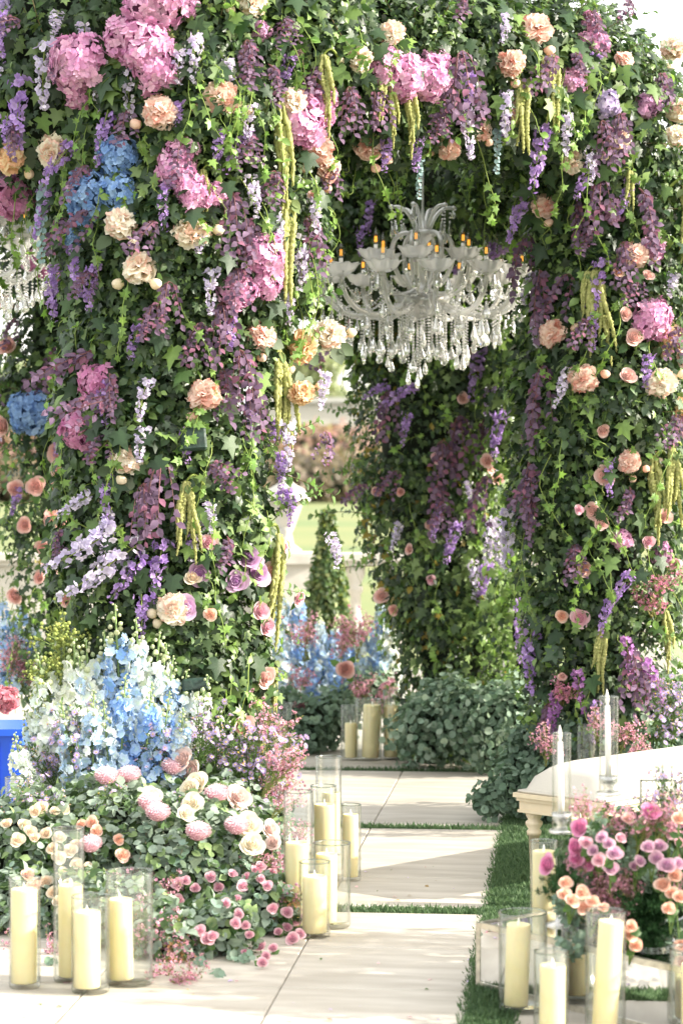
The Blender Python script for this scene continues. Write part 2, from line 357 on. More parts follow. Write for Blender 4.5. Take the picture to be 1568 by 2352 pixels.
# ------------------------------------------------------------------ flower templates (real size, metres)
def mix(a, b, t): a = np.asarray(a, float); b = np.asarray(b, float); t = np.asarray(t)[..., None]; return a*(1-t)+b*t
def unit_dirs(n): return nrm(rng.normal(size=(n, 3)))
def grid_faces(nu, nv):
    return np.array([[i*nv+j, i*nv+j+1, (i+1)*nv+j+1, (i+1)*nv+j] for i in range(nu-1) for j in range(nv-1)])
def peony_petal(mb, th, ph, R, ci, co, blush, wmul=1.0):
    nu, nv = 5, 6; Fg = grid_faces(nu, nv)
    d = np.array([sin(th)*cos(ph), sin(th)*sin(ph), cos(th)])
    q = np.cross(d, [0, 0, 1.]); q = nrm(q) if th > .6 else nrm(np.cross(d, rng.normal(size=3)))
    q = nrm(q+.35*np.cross(d, q)*rng.uniform(-1, 1)); m = nrm(np.cross(q, d)); m = -m if m[2] < 0 else m
    u = np.linspace(0, 1, nu)[:, None]; v = np.linspace(-1, 1, nv)[None]
    W = R*rng.uniform(.24, .38)*wmul; Rr = R*rng.uniform(.84, 1.10)*(1-.12*(th > 1.5)); r0 = R*.2
    wd = W*np.sin(pi*(.12+.66*u))**.7
    ruf = np.sin(v*rng.uniform(3, 6)+rng.uniform(0, 6))*u**2*R*.07+rng.normal(size=(nu, nv))*u*R*.03
    rad = 1-.12*np.abs(v)**2*u+rng.normal(size=(nu, nv))*.05*(u > .9)
    pts = d*(r0+(Rr-r0)*u[..., None]*rad[..., None])+q*(v*wd)[..., None]+m*((v**2)*wd*.5+R*.14*np.sin(u*pi*.9)*(-1 if th > 1.1 else 1)+ruf-R*.10*(u**6)*rng.uniform(.3, 2))[..., None]
    t = np.clip(u*1.1-.05+0*v, 0, 1); c = mix(ci, co, t.ravel()**1.2)
    if rng.random() < .22: c = mix(c, blush, (np.clip(t.ravel()-.6, 0, 1)*1.5))
    mb.add(pts.reshape(-1, 3), Fg, c*rng.uniform(.88, 1.05))
def bloom_peony(R, ci, co, blush, n=74, name='bloom'):
    mb = MB()
    for i in range(n): peony_petal(mb, .10+1.45*(i/n)**.6, i*2.399+rng.uniform(-.3, .3), R, ci, co, blush)
    g = []
    for k in range(3):
        m2 = MB(); peony_petal(m2, rng.uniform(1.55, 1.85), 0, R*1.04, ci, co, blush, 1.5); g.append(m2.mesh('petal', M['petal']))
    return mb.mesh(name, M['petal']), g
def bloom_rose(R, ci, co, n=18, openn=1.0, edge=None, name='bloom'):
    mb = MB(); nu, nv = 5, 7; Fg = grid_faces(nu, nv); u = np.linspace(0, 1, nu)[:, None]; v = np.linspace(-1, 1, nv)[None]
    for i in range(n):
        f = i/(n-1); ph = i*2.399; span = 1.15+.05*f; ri = R*(.04+.84*f**.85*openn)
        lean = .16*R*u**3
        a = ph+v*span*(.55+.45*np.sin(pi*(.2+.6*u))); r = ri*np.sin(u*pi/2)**.6+R*(.10+.22*f*openn)*u**4*f*(1-.5*v**2)
        r = r*(1+.16*f*(1-v**2)*u)*(1+.05*math.sin(i*1.7))+lean+R*.02*rng.normal(size=(nu, nv))*u
        z = -.75*R+u*(R*(.68-.42*f*openn)+.75*R)-R*.12*(v**2)*u-R*.14*f*u**5
        pts = np.stack([r*np.cos(a), r*np.sin(a), z*np.ones_like(a)], -1)
        c = mix(ci, co, np.clip((f*.9+.1*u+0*v).ravel(), 0, 1))
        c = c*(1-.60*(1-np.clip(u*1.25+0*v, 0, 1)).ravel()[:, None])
        if edge is not None: c = mix(c, edge, (np.clip(u+0*v-.8, 0, 1)*3).ravel())
        mb.add(pts.reshape(-1, 3), Fg, c*rng.uniform(.9, 1.05))
    V, Fv = lathe([(.001, .54), (.22, .46), (.5, .24), (.72, .0), (.80, -.2), (.6, -.5), (.2, -.75), (.001, -.8)], 14)
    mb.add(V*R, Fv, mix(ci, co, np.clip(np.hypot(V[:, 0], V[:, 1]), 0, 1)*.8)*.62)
    return mb.mesh(name, M['petal'])
def bloom_bud(R, ci, co, name='bud'):
    mb = MB(); Vv, Fv = lathe([(.001, -1), (.55, -.85), (.95, -.3), (1, .1), (.8, .6), (.45, .9), (.02, 1.0)], 12)
    Vv = Vv*R*(1+.06*np.sin(3*np.arctan2(Vv[:, 1], Vv[:, 0])+Vv[:, 2:3].ravel()*2))[:, None]
    mb.add(Vv, Fv, mix(ci, co, np.clip(.5+.5*Vv[:, 2]/R, 0, 1)))
    for k in range(4):
        V = OVAL[0]*R*1.1; a = k*pi/2+.4; Rm = frames(np.array([[cos(a), sin(a), -.4]]), np.array([[.25*cos(a), .25*sin(a), 1.]]))[0]
        mb.add(V@Rm.T+np.array([cos(a)*R*.55, sin(a)*R*.55, -R*.95]), OVAL[1], (.12, .2, .06))
    return mb.mesh(name, M['petal'])
def leafmesh(tpl, L, c, name='leaf', mat='matt_leaf'):
    mb = MB(); mb.add(tpl[0]*L, tpl[1], c); return mb.mesh(name, M[mat])
def ball_florets(R, n, fr, c1, c2, npet=4, squash=.85, name='florets', w=.55, cen=None):
    k = np.arange(n)+.5; zc = 1-1.75*k/n; ph = k*2.399; s = np.sqrt(1-zc**2)
    D = np.c_[s*np.cos(ph), s*np.sin(ph), zc]+rng.normal(size=(n, 3))*.07; D = nrm(D)
    rad = R*(1+.24*np.sin(4*D[:, 0]+2*rng.random())*np.sin(5*D[:, 1]+1)+rng.uniform(-.09, .06, n))
    T = D*rad[:, None]*[1, 1, squash]; V, Fc, t = flower_tpl(npet, 1, w, .18)
    V = V*(1+rng.normal(size=V.shape)*.10)
    Z = nrm(D+.38*rng.normal(size=(n, 3))); Rm = frames(Z, rng.normal(size=(n, 3)))
    col = mix(c1, c2, rng.random(n))*rng.uniform(.85, 1.1, (n, 1))
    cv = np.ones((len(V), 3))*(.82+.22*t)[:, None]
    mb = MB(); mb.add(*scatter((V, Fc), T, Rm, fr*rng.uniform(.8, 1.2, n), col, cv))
    b = lathe([(.01, -.8), (.7, -.6), (.86, 0), (.6, .62), (.01, .8)], 10); mb.add(b[0]*R*[1, 1, squash], b[1], np.array(c1)*.35)
    return mb.mesh(name, M['petal'])
def curve_pts(L, n, bend, droop=0):
    t = np.linspace(0, 1, n); b = np.array([rng.uniform(-1, 1)*bend, rng.uniform(-1, 1)*bend*.5])
    return np.c_[b[0]*np.sin(t*2.2)*L, .06*L*np.sin(t*3)+b[1]*t*L, -t*L]
def raceme(L, n, r0, r1, fs, c1, c2, npet=4, mat='petal', tpl=None, cup=.35, bend=.12, w=.6, tipgreen=True, up=False):
    """hangs from the origin along -Z; returns stem mesh and floret mesh"""
    pts = curve_pts(L, 14, bend); tt = np.sort(rng.uniform(.05, 1, n)); C = np.stack([np.interp(tt, np.linspace(0, 1, 14), pts[:, i]) for i in range(3)], 1)
    rad = r0+(r1-r0)*tt**1.2; a = rng.uniform(0, 2*pi, n); D = np.c_[np.cos(a), np.sin(a), rng.uniform(-.6, .3, n)]
    T = C+D*(rad*rng.uniform(.45, 1.1, n))[:, None]
    if tpl is None: V, Fc, t = flower_tpl(npet, 1, w, cup)
    else: V, Fc = tpl; t = V[:, 1]
    Z = nrm(D+.6*rng.normal(size=(n, 3))); Rm = frames(Z, np.tile([0, 0, -1.], (n, 1))+rng.normal(size=(n, 3))*.5)
    col = mix(c1, c2, rng.random(n))*rng.uniform(.8, 1.12, (n, 1)); sc = fs*rng.uniform(.75, 1.15, n)*(1-.45*tt)
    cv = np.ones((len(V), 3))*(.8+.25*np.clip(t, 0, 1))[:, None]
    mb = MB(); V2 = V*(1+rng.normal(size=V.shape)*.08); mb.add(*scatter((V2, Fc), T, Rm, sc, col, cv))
    st = MB(); st.add(*tube(pts, np.linspace(.003, .0012, 14), 5), (.20, .26, .06))
    for i in range(0, n, 3): st.add(*tube([C[i], (C[i]+T[i])/2+[0, 0, .004], T[i]], .0010, 3), (.22, .28, .07))
    return st.mesh('stem', M['stem']), mb.mesh('florets' if tpl is None else 'leaves', M[mat])
def purple_spray(L=.26, nb=5):
    lv = MB(); st = MB(); NL = 11
    for b in range(nb):
        a = rng.uniform(-1.3, 1.3); sp = rng.uniform(.1, .34); t = np.linspace(0, 1, 10)
        l = L*rng.uniform(.6, 1.1); pts = np.c_[sin(a)*sp*L*np.sqrt(t), abs(cos(a))*.4*L*np.sin(t*1.7), -l*t**1.3]
        st.add(*tube(pts, np.linspace(.0025, .001, 10), 4), (.16, .07, .07))
        tt = np.linspace(.12, 1, NL); C = np.stack([np.interp(tt, t, pts[:, i]) for i in range(3)], 1)
        sd_ = np.where(np.arange(NL) % 2, 1., -1.)
        Y = np.c_[sd_*.75*np.ones(NL), rng.uniform(-.3, .5, NL), -np.ones(NL)*.9]+rng.normal(size=(NL, 3))*.3
        Z = np.c_[rng.normal(size=NL)*.5, np.ones(NL), .4+rng.normal(size=NL)*.4]
        c = mix((.095, .055, .10), (.24, .165, .25), rng.random(NL))*rng.uniform(.8, 1.2, (NL, 1))
        c = np.where(rng.random((NL, 1)) < .15, np.array([[.25, .11, .17]]), c)
        lv.add(*scatter(OVAL, C, frames(Z, Y), .036*rng.uniform(.75, 1.25, NL), c))
    return st.mesh('stem', M['stem']), lv.mesh('leaves', M['petal'])
def amaranth(L=.28, nr=9, arm=.06):
    st = MB(); ts = []
    sx = rng.choice([-1, 1]); t = np.linspace(0, 1, 9)
    pts = np.c_[-sx*arm*(1-t), .035*np.sin(t*2)-.03, .04*np.sin(t*pi*.8)-.01*t]
    st.add(*tube(pts, np.linspace(.0055, .004, 9), 6), (.22, .28, .06))
    for k in range(nr):
        mb = MB(); l = L*rng.uniform(.55, 1.0)*(1 if k else 1.05); n = int(l/.0045); s = np.linspace(0, 1, n)
        dx, dy = rng.uniform(-.022, .022), rng.uniform(-.012, .022)
        p = np.c_[dx*np.minimum(1, s*5)+.006*np.sin(s*5+k)+rng.normal()*.012*s, dy*np.minimum(1, s*5)+.004*np.sin(4*s), .02*np.sin(np.minimum(1, s*6)*pi)-l*s]
        r = .0098*np.clip(np.sin(pi*np.clip(s*.93+.07, 0, 1))**.35, .25, 1)*(1-.45*s)
        V, Fv = tube(p, r*(1+.22*((np.arange(n) % 3) == 0)), 7); V = V+rng.normal(size=V.shape)*.0017
        c = mix((.32, .36, .11), (.58, .57, .25), rng.random(len(V))); mb.add(V, Fv, c); ts.append(mb.mesh('tassel', M['petal']))
    lv = MB(); n = 5; lv.add(*scatter(OVAL, rng.normal(size=(n, 3))*[.018, .01, .01]+[0, .01, 0], frames(np.c_[rng.normal(size=(n, 1))*.6, np.ones((n, 1)), np.ones((n, 1))*.5], np.c_[rng.normal(size=(n, 2))*.6, -np.ones(n)]), np.full(n, .038), jit((.17, .23, .09), n)))
    return st.mesh('stem', M['stem']), lv.mesh('leaves', M['matt_leaf']), ts
def euc_hang(L=.22):
    pts = curve_pts(L, 10, .15); st = MB(); st.add(*tube(pts, .0025, 5), (.28, .14, .09)); n = 34
    tt = np.linspace(.05, .98, n); C = np.stack([np.interp(tt, np.linspace(0, 1, 10), pts[:, i]) for i in range(3)], 1)
    a = np.arange(n)*2.4; Y = np.c_[np.cos(a), np.sin(a), -.5*np.ones(n)]; Z = np.c_[rng.normal(size=n)*.5, np.ones(n), .5*np.ones(n)]
    lv = MB(); lv.add(*scatter(ROUND, C, frames(Z, Y), .021*(1.15-.5*tt)*rng.uniform(.8, 1.2, n), jit((.30, .42, .44), n, .2)))
    return st.mesh('stem', M['stem']), lv.mesh('leaves', M['matt_leaf'])
def euc_spray(L=.20, r=.028, n=22, c=(.23, .32, .25)):
    """grows along +Z from the origin"""
    t = np.linspace(0, 1, 10); b = rng.uniform(-.25, .25, 2); pts = np.c_[b[0]*L*t**2, b[1]*L*t**2, L*t]
    st = MB(); st.add(*tube(pts, np.linspace(.003, .0015, 10), 5), (.22, .20, .13))
    tt = np.repeat(np.linspace(.12, 1, n//2), 2); C = np.stack([np.interp(tt, t, pts[:, i]) for i in range(3)], 1)
    a = np.arange(n)//2*1.57+np.arange(n)*pi+rng.normal(size=n)*.3; Y = np.c_[np.cos(a), np.sin(a), .35+.5*tt]; Z = np.c_[-.5*np.cos(a), -.5*np.sin(a), np.ones(n)]+rng.normal(size=(n, 3))*.35
    lv = MB(); lv.add(*scatter(ROUND, C, frames(Z, Y), 2*r*(1.1-.55*tt)*rng.uniform(.8, 1.15, n), jit(c, n, .22)))
    return st.mesh('stem', M['stem']), lv.mesh('leaves', M['matt_leaf'])
def bushy(L, nst, kind, c, lc, nf=30, fr=.009, spread=.5, leafn=90, leafL=.02, npet=5):
    """fine branching spray along +Z with many tiny florets: wax flower, aster, fern"""
    st = MB(); Ts = []; LC = []; Ds = []
    for s in range(nst):
        a = rng.uniform(0, 2*pi); sp = spread*rng.uniform(.2, 1); t = np.linspace(0, 1, 7); l = L*rng.uniform(.7, 1.05)
        pts = np.c_[np.cos(a)*sp*l*t**1.5, np.sin(a)*sp*l*t**1.5, l*t*(1-.12*sp)]
        st.add(*tube(pts, np.linspace(.0022, .0009, 7), 4), lc)
        LC.append(np.stack([np.interp(rng.uniform(.1, .95, leafn//nst), t, pts[:, i]) for i in range(3)], 1) if False else pts[rng.integers(1, 7, leafn//nst)]+rng.normal(size=(leafn//nst, 3))*L*.035)
        for b in range(max(1, nf//nst)):
            u = rng.uniform(.45, 1); p0 = np.array([np.interp(u, t, pts[:, i]) for i in range(3)]); p1 = p0+np.array([rng.normal()*.10, rng.normal()*.10, rng.uniform(.02, .16)])*L
            st.add(*tube([p0, (p0+p1)/2+[0, 0, -.003], p1], .0008, 3), lc); Ts.append(p1); Ds.append(nrm(p1-p0+[0, 0, .3*L*.1]))
    T = np.array(Ts); D = np.array(Ds); n = len(T); LT = np.concatenate(LC); nl = len(LT); parts = []
    mb = MB()
    if kind == 'aster':
        V, Fc, t = flower_tpl(11, 1, .15, .12); mb.add(*scatter((V, Fc), T, frames(nrm(D+.6*rng.normal(size=D.shape)+[0, -.25, .2]), rng.normal(size=(n, 3))), fr*rng.uniform(.7, 1.15, n), jit(c, n, .15)))
        d = lathe([(.01, -.1), (.30, 0), (.26, .16), (.01, .24)], 7); Z = nrm(D); mb.add(*scatter(d, T, frames(nrm(D+[0, -.2, .2]), rng.normal(size=(n, 3))), np.full(n, fr), jit((.75, .55, .12), n)))
    elif kind == 'wax':
        V, Fc, t = flower_tpl(5, 1, .45, .45); k = 3; T3 = np.repeat(T, k, 0)+rng.normal(size=(n*k, 3))*fr*1.1; D3 = nrm(np.repeat(D, k, 0)+.7*rng.normal(size=(n*k, 3)))
        cv = np.ones((len(V), 3)); cv[0] = (.45, .2, .25); mb.add(*scatter((V, Fc), T3, frames(D3, rng.normal(size=(n*k, 3))), fr*rng.uniform(.55, 1.1, n*k), jit(c, n*k, .25, .08), cv))
    elif kind == 'bell':
        d = lathe([(.01, -.7), (.8, -.3), (.9, .3), (.4, .9), (.01, .95)], 6); k = 2; T3 = np.repeat(T, k, 0)+rng.normal(size=(n*k, 3))*fr*1.4
        mb.add(*scatter(d, T3, frames(unit_dirs(n*k), unit_dirs(n*k)), fr*rng.uniform(.6, 1.1, n*k), jit(c, n*k, .25)))
    else: mb = None
    lv = MB(); lv.add(*scatter(NARROW, LT, frames(unit_dirs(nl), rng.normal(size=(nl, 3))*.6+[0, 0, .8]), leafL*rng.uniform(.6, 1.2, nl), jit(lc, nl, .3)))
    out = [('stem', st.mesh('stem', M['stem']), I4, 'stuff'), ('leaves', lv.mesh('leaves', M['matt_leaf']), I4, 'stuff')]
    if mb: out.append(('florets', mb.mesh('florets', M['petal']), I4, 'stuff'))
    return out
def delphinium(L, cb, cw, n=165, fs=.0175):
    """spire along +Z from origin, florets on the upper 70 %"""
    t = np.linspace(0, 1, 8); b = rng.uniform(-.06, .06, 2); pts = np.c_[b[0]*L*t**2, b[1]*L*t**2, L*t]
    st = MB(); st.add(*tube(pts, np.linspace(.005, .002, 8), 5), (.22, .32, .12))
    tt = np.sort(rng.uniform(.12, .86, n)); a = rng.uniform(0, 2*pi, n); C = np.stack([np.interp(tt, t, pts[:, i]) for i in range(3)], 1)
    D = np.c_[np.cos(a), np.sin(a), rng.uniform(-.35, .45, n)]; rad = .046*(1.15-.80*((tt-.12)/.75)**1.6)*rng.uniform(.75, 1.1, n)
    T = C+D*rad[:, None]; V, Fc, tv = flower_tpl(5, 1, .48, .28); V = V*(1+rng.normal(size=V.shape)*.1)
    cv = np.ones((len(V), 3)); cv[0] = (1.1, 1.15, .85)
    col = mix(cb, cw, rng.random(n)**1.2)*rng.uniform(.85, 1.08, (n, 1))
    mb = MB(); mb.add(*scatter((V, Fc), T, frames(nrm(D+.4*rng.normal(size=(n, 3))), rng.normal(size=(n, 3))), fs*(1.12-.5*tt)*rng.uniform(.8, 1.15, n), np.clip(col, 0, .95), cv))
    k = 14; tb = np.linspace(.84, 1, k); Cb = np.stack([np.interp(tb, t, pts[:, i]) for i in range(3)], 1); ab = np.arange(k)*2.4
    d = lathe([(.01, -.9), (.75, -.4), (.8, .3), (.01, 1)], 6); bd = MB()
    bd.add(*scatter(d, Cb+np.c_[np.cos(ab), np.sin(ab), np.zeros(k)]*(.016*(1.1-(tb-.84)/.2))[:, None], frames(unit_dirs(k), unit_dirs(k)), .0075*(1.2-.8*(tb-.84)/.16), jit((.55, .62, .38), k)))
    for i in range(0, n, 2): st.add(*tube([C[i], T[i]], .0012, 3), (.25, .34, .12))
    return [('stem', st.mesh('stem', M['stem']), I4, None), ('florets', mb.mesh('florets', M['petal']), I4, 'stuff'), ('buds', bd.mesh('buds', M['petal']), I4, 'stuff')]
def pompon(R=.033):
    n = 330; k = np.arange(n)+.5; zc = 1-1.35*k/n; ph = k*2.399; s = np.sqrt(np.clip(1-zc**2, 0, 1)); D = nrm(np.c_[s*np.cos(ph), s*np.sin(ph), zc]+rng.normal(size=(n, 3))*.04)
    T = D*R*[1, 1, .8]*.72; mb = MB(); Y = D; Z = nrm(np.c_[-D[:, 0], -D[:, 1], np.ones(n)]+.2*rng.normal(size=(n, 3)))
    c = mix((.74, .50, .56), (.90, .76, .76), rng.random(n)); mb.add(*scatter(NARROW, T, frames(Z, Y), R*.36*rng.uniform(.8, 1.15, n), c))
    b = lathe([(.01, -.42), (.6, -.35), (.80, .1), (.62, .5), (.01, .66)], 14); mb.add(b[0]*R*.95, b[1], (.72, .48, .54))
    return mb.mesh('bloom', M['petal'])
# ---- variant pools
CREAM = dict(ci=(.91, .74, .54), co=(.92, .86, .74), blush=(.88, .42, .34))
PEACH = dict(ci=(.90, .50, .38), co=(.92, .73, .64), blush=(.82, .25, .2))
YPEACH = dict(ci=(.88, .50, .18), co=(.90, .72, .48), blush=(.86, .36, .22))
pe = {k: [bloom_peony(.064, **v) for _ in range(3)] for k, v in (('cream', CREAM), ('peach', PEACH), ('honey', YPEACH))}
bud = {'cream': bloom_bud(.021, (.80, .70, .45), (.90, .78, .62)), 'peach': bloom_bud(.020, (.85, .50, .36), (.90, .68, .55)), 'honey': bloom_bud(.021, (.85, .6, .35), (.9, .74, .58))}
pleaf = [leafmesh(OVAL, .085, c) for c in ((.15, .19, .13), (.20, .24, .17), (.09, .13, .07))]
def make_peony(col):
    bl, gp = random.choice(pe[col]); ps = [('bloom', bl, I4, None)]+[('petal', random.choice(gp), Matrix.Rotation(k*.7+random.uniform(-.12, .12), 4, 'Z'), None) for k in range(9)]
    for k in range(random.choice([1, 1, 2])):
        a = random.uniform(-2.6, .5); d = Vector((cos(a), sin(a), 0)); q = Vector((0, 0, 1)).rotation_difference((d+Vector((0, 0, .6))).normalized()).to_matrix().to_4x4()
        ps.append(('bud', bud[col], Matrix.Translation(d*random.uniform(.083, .10)+Vector((0, 0, -.01))) @ q, None))
    for k in range(random.choice([2, 3])):
        a = random.uniform(0, 2*pi); Y = Vector((cos(a), sin(a), -.1)); Z = Vector((0, 0, 1)); X = Y.cross(Z)
        ps.append(('leaf', random.choice(pleaf), Matrix.Translation(Y*.045-Vector((0, 0, .03))) @ Matrix((X, Y, Z)).transposed().to_4x4(), None))
    return ('peony', ps)
HC = {'pink': ((.74, .34, .60), (.88, .58, .76)), 'magenta': ((.60, .22, .44), (.80, .42, .64)), 'blue': ((.18, .32, .64), (.38, .56, .84)), 'mauve': ((.50, .24, .44), (.68, .42, .60)), 'lavender': ((.52, .42, .74), (.76, .66, .84)), 'carnation': ((.78, .26, .36), (.88, .44, .5))}
hy = {k: [ball_florets(.068, 175, .0155, *v) for _ in range(3)] for k, v in HC.items()}
WC = {'violet': ((.40, .24, .64), (.62, .44, .80)), 'lavender': ((.60, .53, .78), (.84, .79, .90)), 'purple': ((.42, .17, .48), (.62, .34, .66))}
wi = {k: [raceme(.27, 66, .038, .012, .0175, *v) for _ in range(4)] for k, v in WC.items()}
pu = [purple_spray() for _ in range(5)]
am = [amaranth() for _ in range(4)]
eh = [euc_hang() for _ in range(2)]
RC = {'pink': ((.74, .30, .42), (.90, .66, .70)), 'blush': ((.84, .46, .40), (.88, .66, .62)), 'cream': ((.88, .66, .44), (.90, .82, .68)), 'peach': ((.88, .42, .28), (.91, .70, .58)), 'lilac': ((.50, .22, .40), (.84, .62, .70)), 'hot': ((.70, .16, .38), (.84, .44, .64)), 'salmon': ((.84, .40, .36), (.88, .62, .56))}
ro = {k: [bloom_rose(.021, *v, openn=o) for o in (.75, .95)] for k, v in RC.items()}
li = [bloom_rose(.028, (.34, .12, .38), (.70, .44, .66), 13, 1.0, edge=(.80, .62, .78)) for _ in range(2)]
sleaf = [leafmesh(OVAL, .032, c, mat='leaf') for c in ((.05, .12, .03), (.09, .18, .05))]
def place_peony(px, py, d, col, fy=9.6):
    p, n = hit(px, py, fy); f = (n*.55+Vector((0, -1, .12))*.8+Vector((rng.normal()*.36, 0, rng.normal()*.34))).normalized()
    sc = d*p.y/F/.116; p = p+n*.065
    o = spawn(make_peony(col), mat_face(p-n*random.uniform(0, .03), f, random.uniform(-.7, .7), sc*random.uniform(.92, 1.08)) @ Matrix.Diagonal((random.uniform(.9, 1.08), random.uniform(.82, 1.0), random.uniform(.75, 1.1), 1)))
    look = {'cream': 'cream ruffled peony', 'peach': 'peach ruffled peony', 'honey': 'cream peony with orange blush'}[col]
    wh = region(px, py); reg(o, look, 'peony', wh, px, py)
def place_hydrangea(px, py, d, col, fy=9.6, where=None, off=.05, squ=1):
    p, n = hit(px, py, fy); sc = d*p.y/F/.142; p = p+n*off*sc
    f = (n*.7+Vector((0, -1, .1))*.6).normalized()
    o = link('hydrangea', None, None, mat_face(p, f, random.uniform(0, 6), sc*random.uniform(.96, 1.04)))
    link('florets', random.choice(hy[col]), o, I4, 'stuff')
    look = {'pink': 'pink hydrangea head', 'magenta': 'deep pink hydrangea head', 'blue': 'bright blue hydrangea head', 'mauve': 'mauve hydrangea head', 'lavender': 'pale lavender hydrangea head', 'carnation': 'coral pink flower head'}[col]
    reg(o, look, 'hydrangea', where or region(px, py), px, py)
def mat_hang(loc, n, sc, lean=0, zsc=1):
    h = Vector((n.x, n.y, 0)); h = h.normalized() if h.length > .2 else Vector((0, -1, 0)); h = (h+Vector((0, -.8, 0))).normalized()
    x = h.cross(Vector((0, 0, 1))); m = Matrix((x, h, Vector((0, 0, 1)))).transposed().to_4x4()
    return Matrix.Translation(loc) @ Matrix.Rotation(lean, 4, 'Y') @ m @ Matrix.Diagonal((sc, sc, sc*zsc, 1))
def hang(kind, px, py, ln, lean=0, col=None, off=.05, fy=9.6, wsc=None):
    """hang a spray from photo point (px,py), ln photo pixels long; lean in degrees, positive swings the tip to the left"""
    p, n = hit(px, py, fy); p2, n2 = hit(px-sin(R_(lean))*ln, py+cos(R_(lean))*ln*.7, fy)
    p = p+n*off*.7; q = min(p.y, p2.y-.02)-.02; p = Vector((p.x, q if p.y-q < .25 else p.y-.06, p.z)); L = ln*p.y/F; where = region(px, py)
    base = {'wis': .27, 'pur': .25, 'ama': .28, 'euc': .22}[kind]
    sc = L/base; w_ = max(.7, min(1.25, sc)) if wsc is None else wsc; mt = mat_hang(p, n, w_, R_(lean), sc/w_)
    if kind == 'wis':
        a, b = random.choice(wi[col]); o = spawn(('wisteria_spray', [('stem', a, I4, None), ('florets', b, I4, 'stuff')]), mt); reg(o, f'{col} hanging wisteria spray', 'wisteria', where, px, py)
    elif kind == 'pur':
        a, b = random.choice(pu); o = spawn(('purple_leaf_spray', [('stem', a, I4, None), ('leaves', b, I4, 'stuff')]), mt); reg(o, 'dusky purple leaf spray', 'foliage spray', where, px, py, f'dusky purple leaf sprays on the {where}')
    elif kind == 'euc':
        a, b = random.choice(eh); o = spawn(('eucalyptus_strand', [('stem', a, I4, None), ('leaves', b, I4, 'stuff')]), mt); reg(o, 'blue grey hanging eucalyptus strand', 'eucalyptus', where, px, py)
    else:
        a, b, ts = random.choice(am); o = spawn(('amaranth_tassel', [('stem', a, I4, None), ('leaves', b, I4, 'stuff')]+[('tassel', t, I4, None) for t in ts]), mt); reg(o, 'yellow green hanging amaranth', 'amaranth', where, px, py)
    return o
# =================================================================== GROUND
def sheet(name, x0, x1, y0, y1, z, mat, kind='structure', rot=None):
    mb = MB(); mb.add([(x0, y0, z), (x1, y0, z), (x1, y1, z), (x0, y1, z)], [[0, 1, 2, 3]]); o = link(name, mb.mesh(name, mat, False), kind=kind); return o
sheet('ground', -600, 600, -40, 1500, -.05, M['lawn'])
sheet('turf', -12, 12, 2, 17.6, -.022, M['turf'])
PA = R_(-5.5); cu = np.array([cos(PA), sin(PA)]); cv_ = np.array([-sin(PA), cos(PA)])
O0 = np.array([.505, 8.28])     # right edge of the path at a grass joint
def pav(u, v): q = O0+cu*u+cv_*v; return (q[0], q[1])
pave = link('paving', None, kind='structure')
bed = MB(); slabs = {}
def slab_mesh(w_, l_):
    k = (round(w_, 3), round(l_, 3))
    if k not in slabs:
        m = MB(); b = .004; z = 0
        V = [(-w_/2, -l_/2, z-.022), (w_/2, -l_/2, z-.022), (w_/2, l_/2, z-.022), (-w_/2, l_/2, z-.022), (-w_/2, -l_/2, z-b), (w_/2, -l_/2, z-b), (w_/2, l_/2, z-b), (-w_/2, l_/2, z-b), (-w_/2+b, -l_/2+b, z), (w_/2-b, -l_/2+b, z), (w_/2-b, l_/2-b, z), (-w_/2+b, l_/2-b, z)]
        Fq = [(8, 9, 10, 11)]+[(i, (i+1) % 4, 4+(i+1) % 4, 4+i) for i in range(4)]+[(4+i, 4+(i+1) % 4, 8+(i+1) % 4, 8+i) for i in range(4)]
        m.add(V, Fq); slabs[k] = m.mesh('slab', M['paving'], False)
    return slabs[k]
pitch = 1.945; gw = .115; tw = .565; tl = (pitch-gw)/3
strips = []   # grass areas in (u,v): u0,u1,v0,v1
for r in range(-2, 5):
    v0 = r*pitch+gw/2
    for c in range(-6, 0):
        for k in range(3):
            u = c*tw+tw/2; v = v0+(k+.5)*tl; x, y = pav(u, v)
            link('slab', slab_mesh(tw-.0035, tl-.0035), pave, Matrix.Translation((x, y, 0)) @ Matrix.Rotation(PA, 4, 'Z'))
    bx, by = pav(-3*tw, v0+1.5*tl); m = box((0, 0, -.0145), (6*tw, 3*tl, .013)); Rz = np.array(Matrix.Rotation(PA, 3, 'Z')); bed.add(m[0]@Rz.T+[bx, by, 0], m[1])
    strips.append((-6*tw, .02, r*pitch-gw/2, r*pitch+gw/2))
# right-hand field of slabs
for (r, v0, nrow, u0) in ((0, -1.20-3*.61, 3, .13), (1, .95, 3, .62), (2, .95+1.95, 3, .62), (3, .95+3.9, 3, .5)):
    for c in range(4):
        for k in range(nrow):
            x, y = pav(u0+(c+.5)*.6, v0+(k+.5)*.61); link('slab', slab_mesh(.5965, .6065), pave, Matrix.Translation((x, y, 0)) @ Matrix.Rotation(PA, 4, 'Z'))
    bx, by = pav(u0+1.2, v0+nrow*.305); m = box((0, 0, -.0145), (2.4, nrow*.61, .013)); bed.add(m[0]@Rz.T+[bx, by, 0], m[1])
strips += [(.0, .14, -3.2, -1.2), (.0, .64, -1.2, .95), (.64, 2.6, -1.2, -.95), (.0, .62, .95, 4), (-.02, .1, -3, 4)]
link('joint_bed', bed.mesh('joint_bed', M['joint'], False), kind='structure')
# back terrace beyond the arch
for r in range(1):
    for c in range(-8, 9):
        x, y = pav(c*.8, 6.9+.4); link('slab', slab_mesh(.797, 2.8), pave, Matrix.Translation((x, y+.9, -.004)) @ Matrix.Rotation(PA, 4, 'Z'))
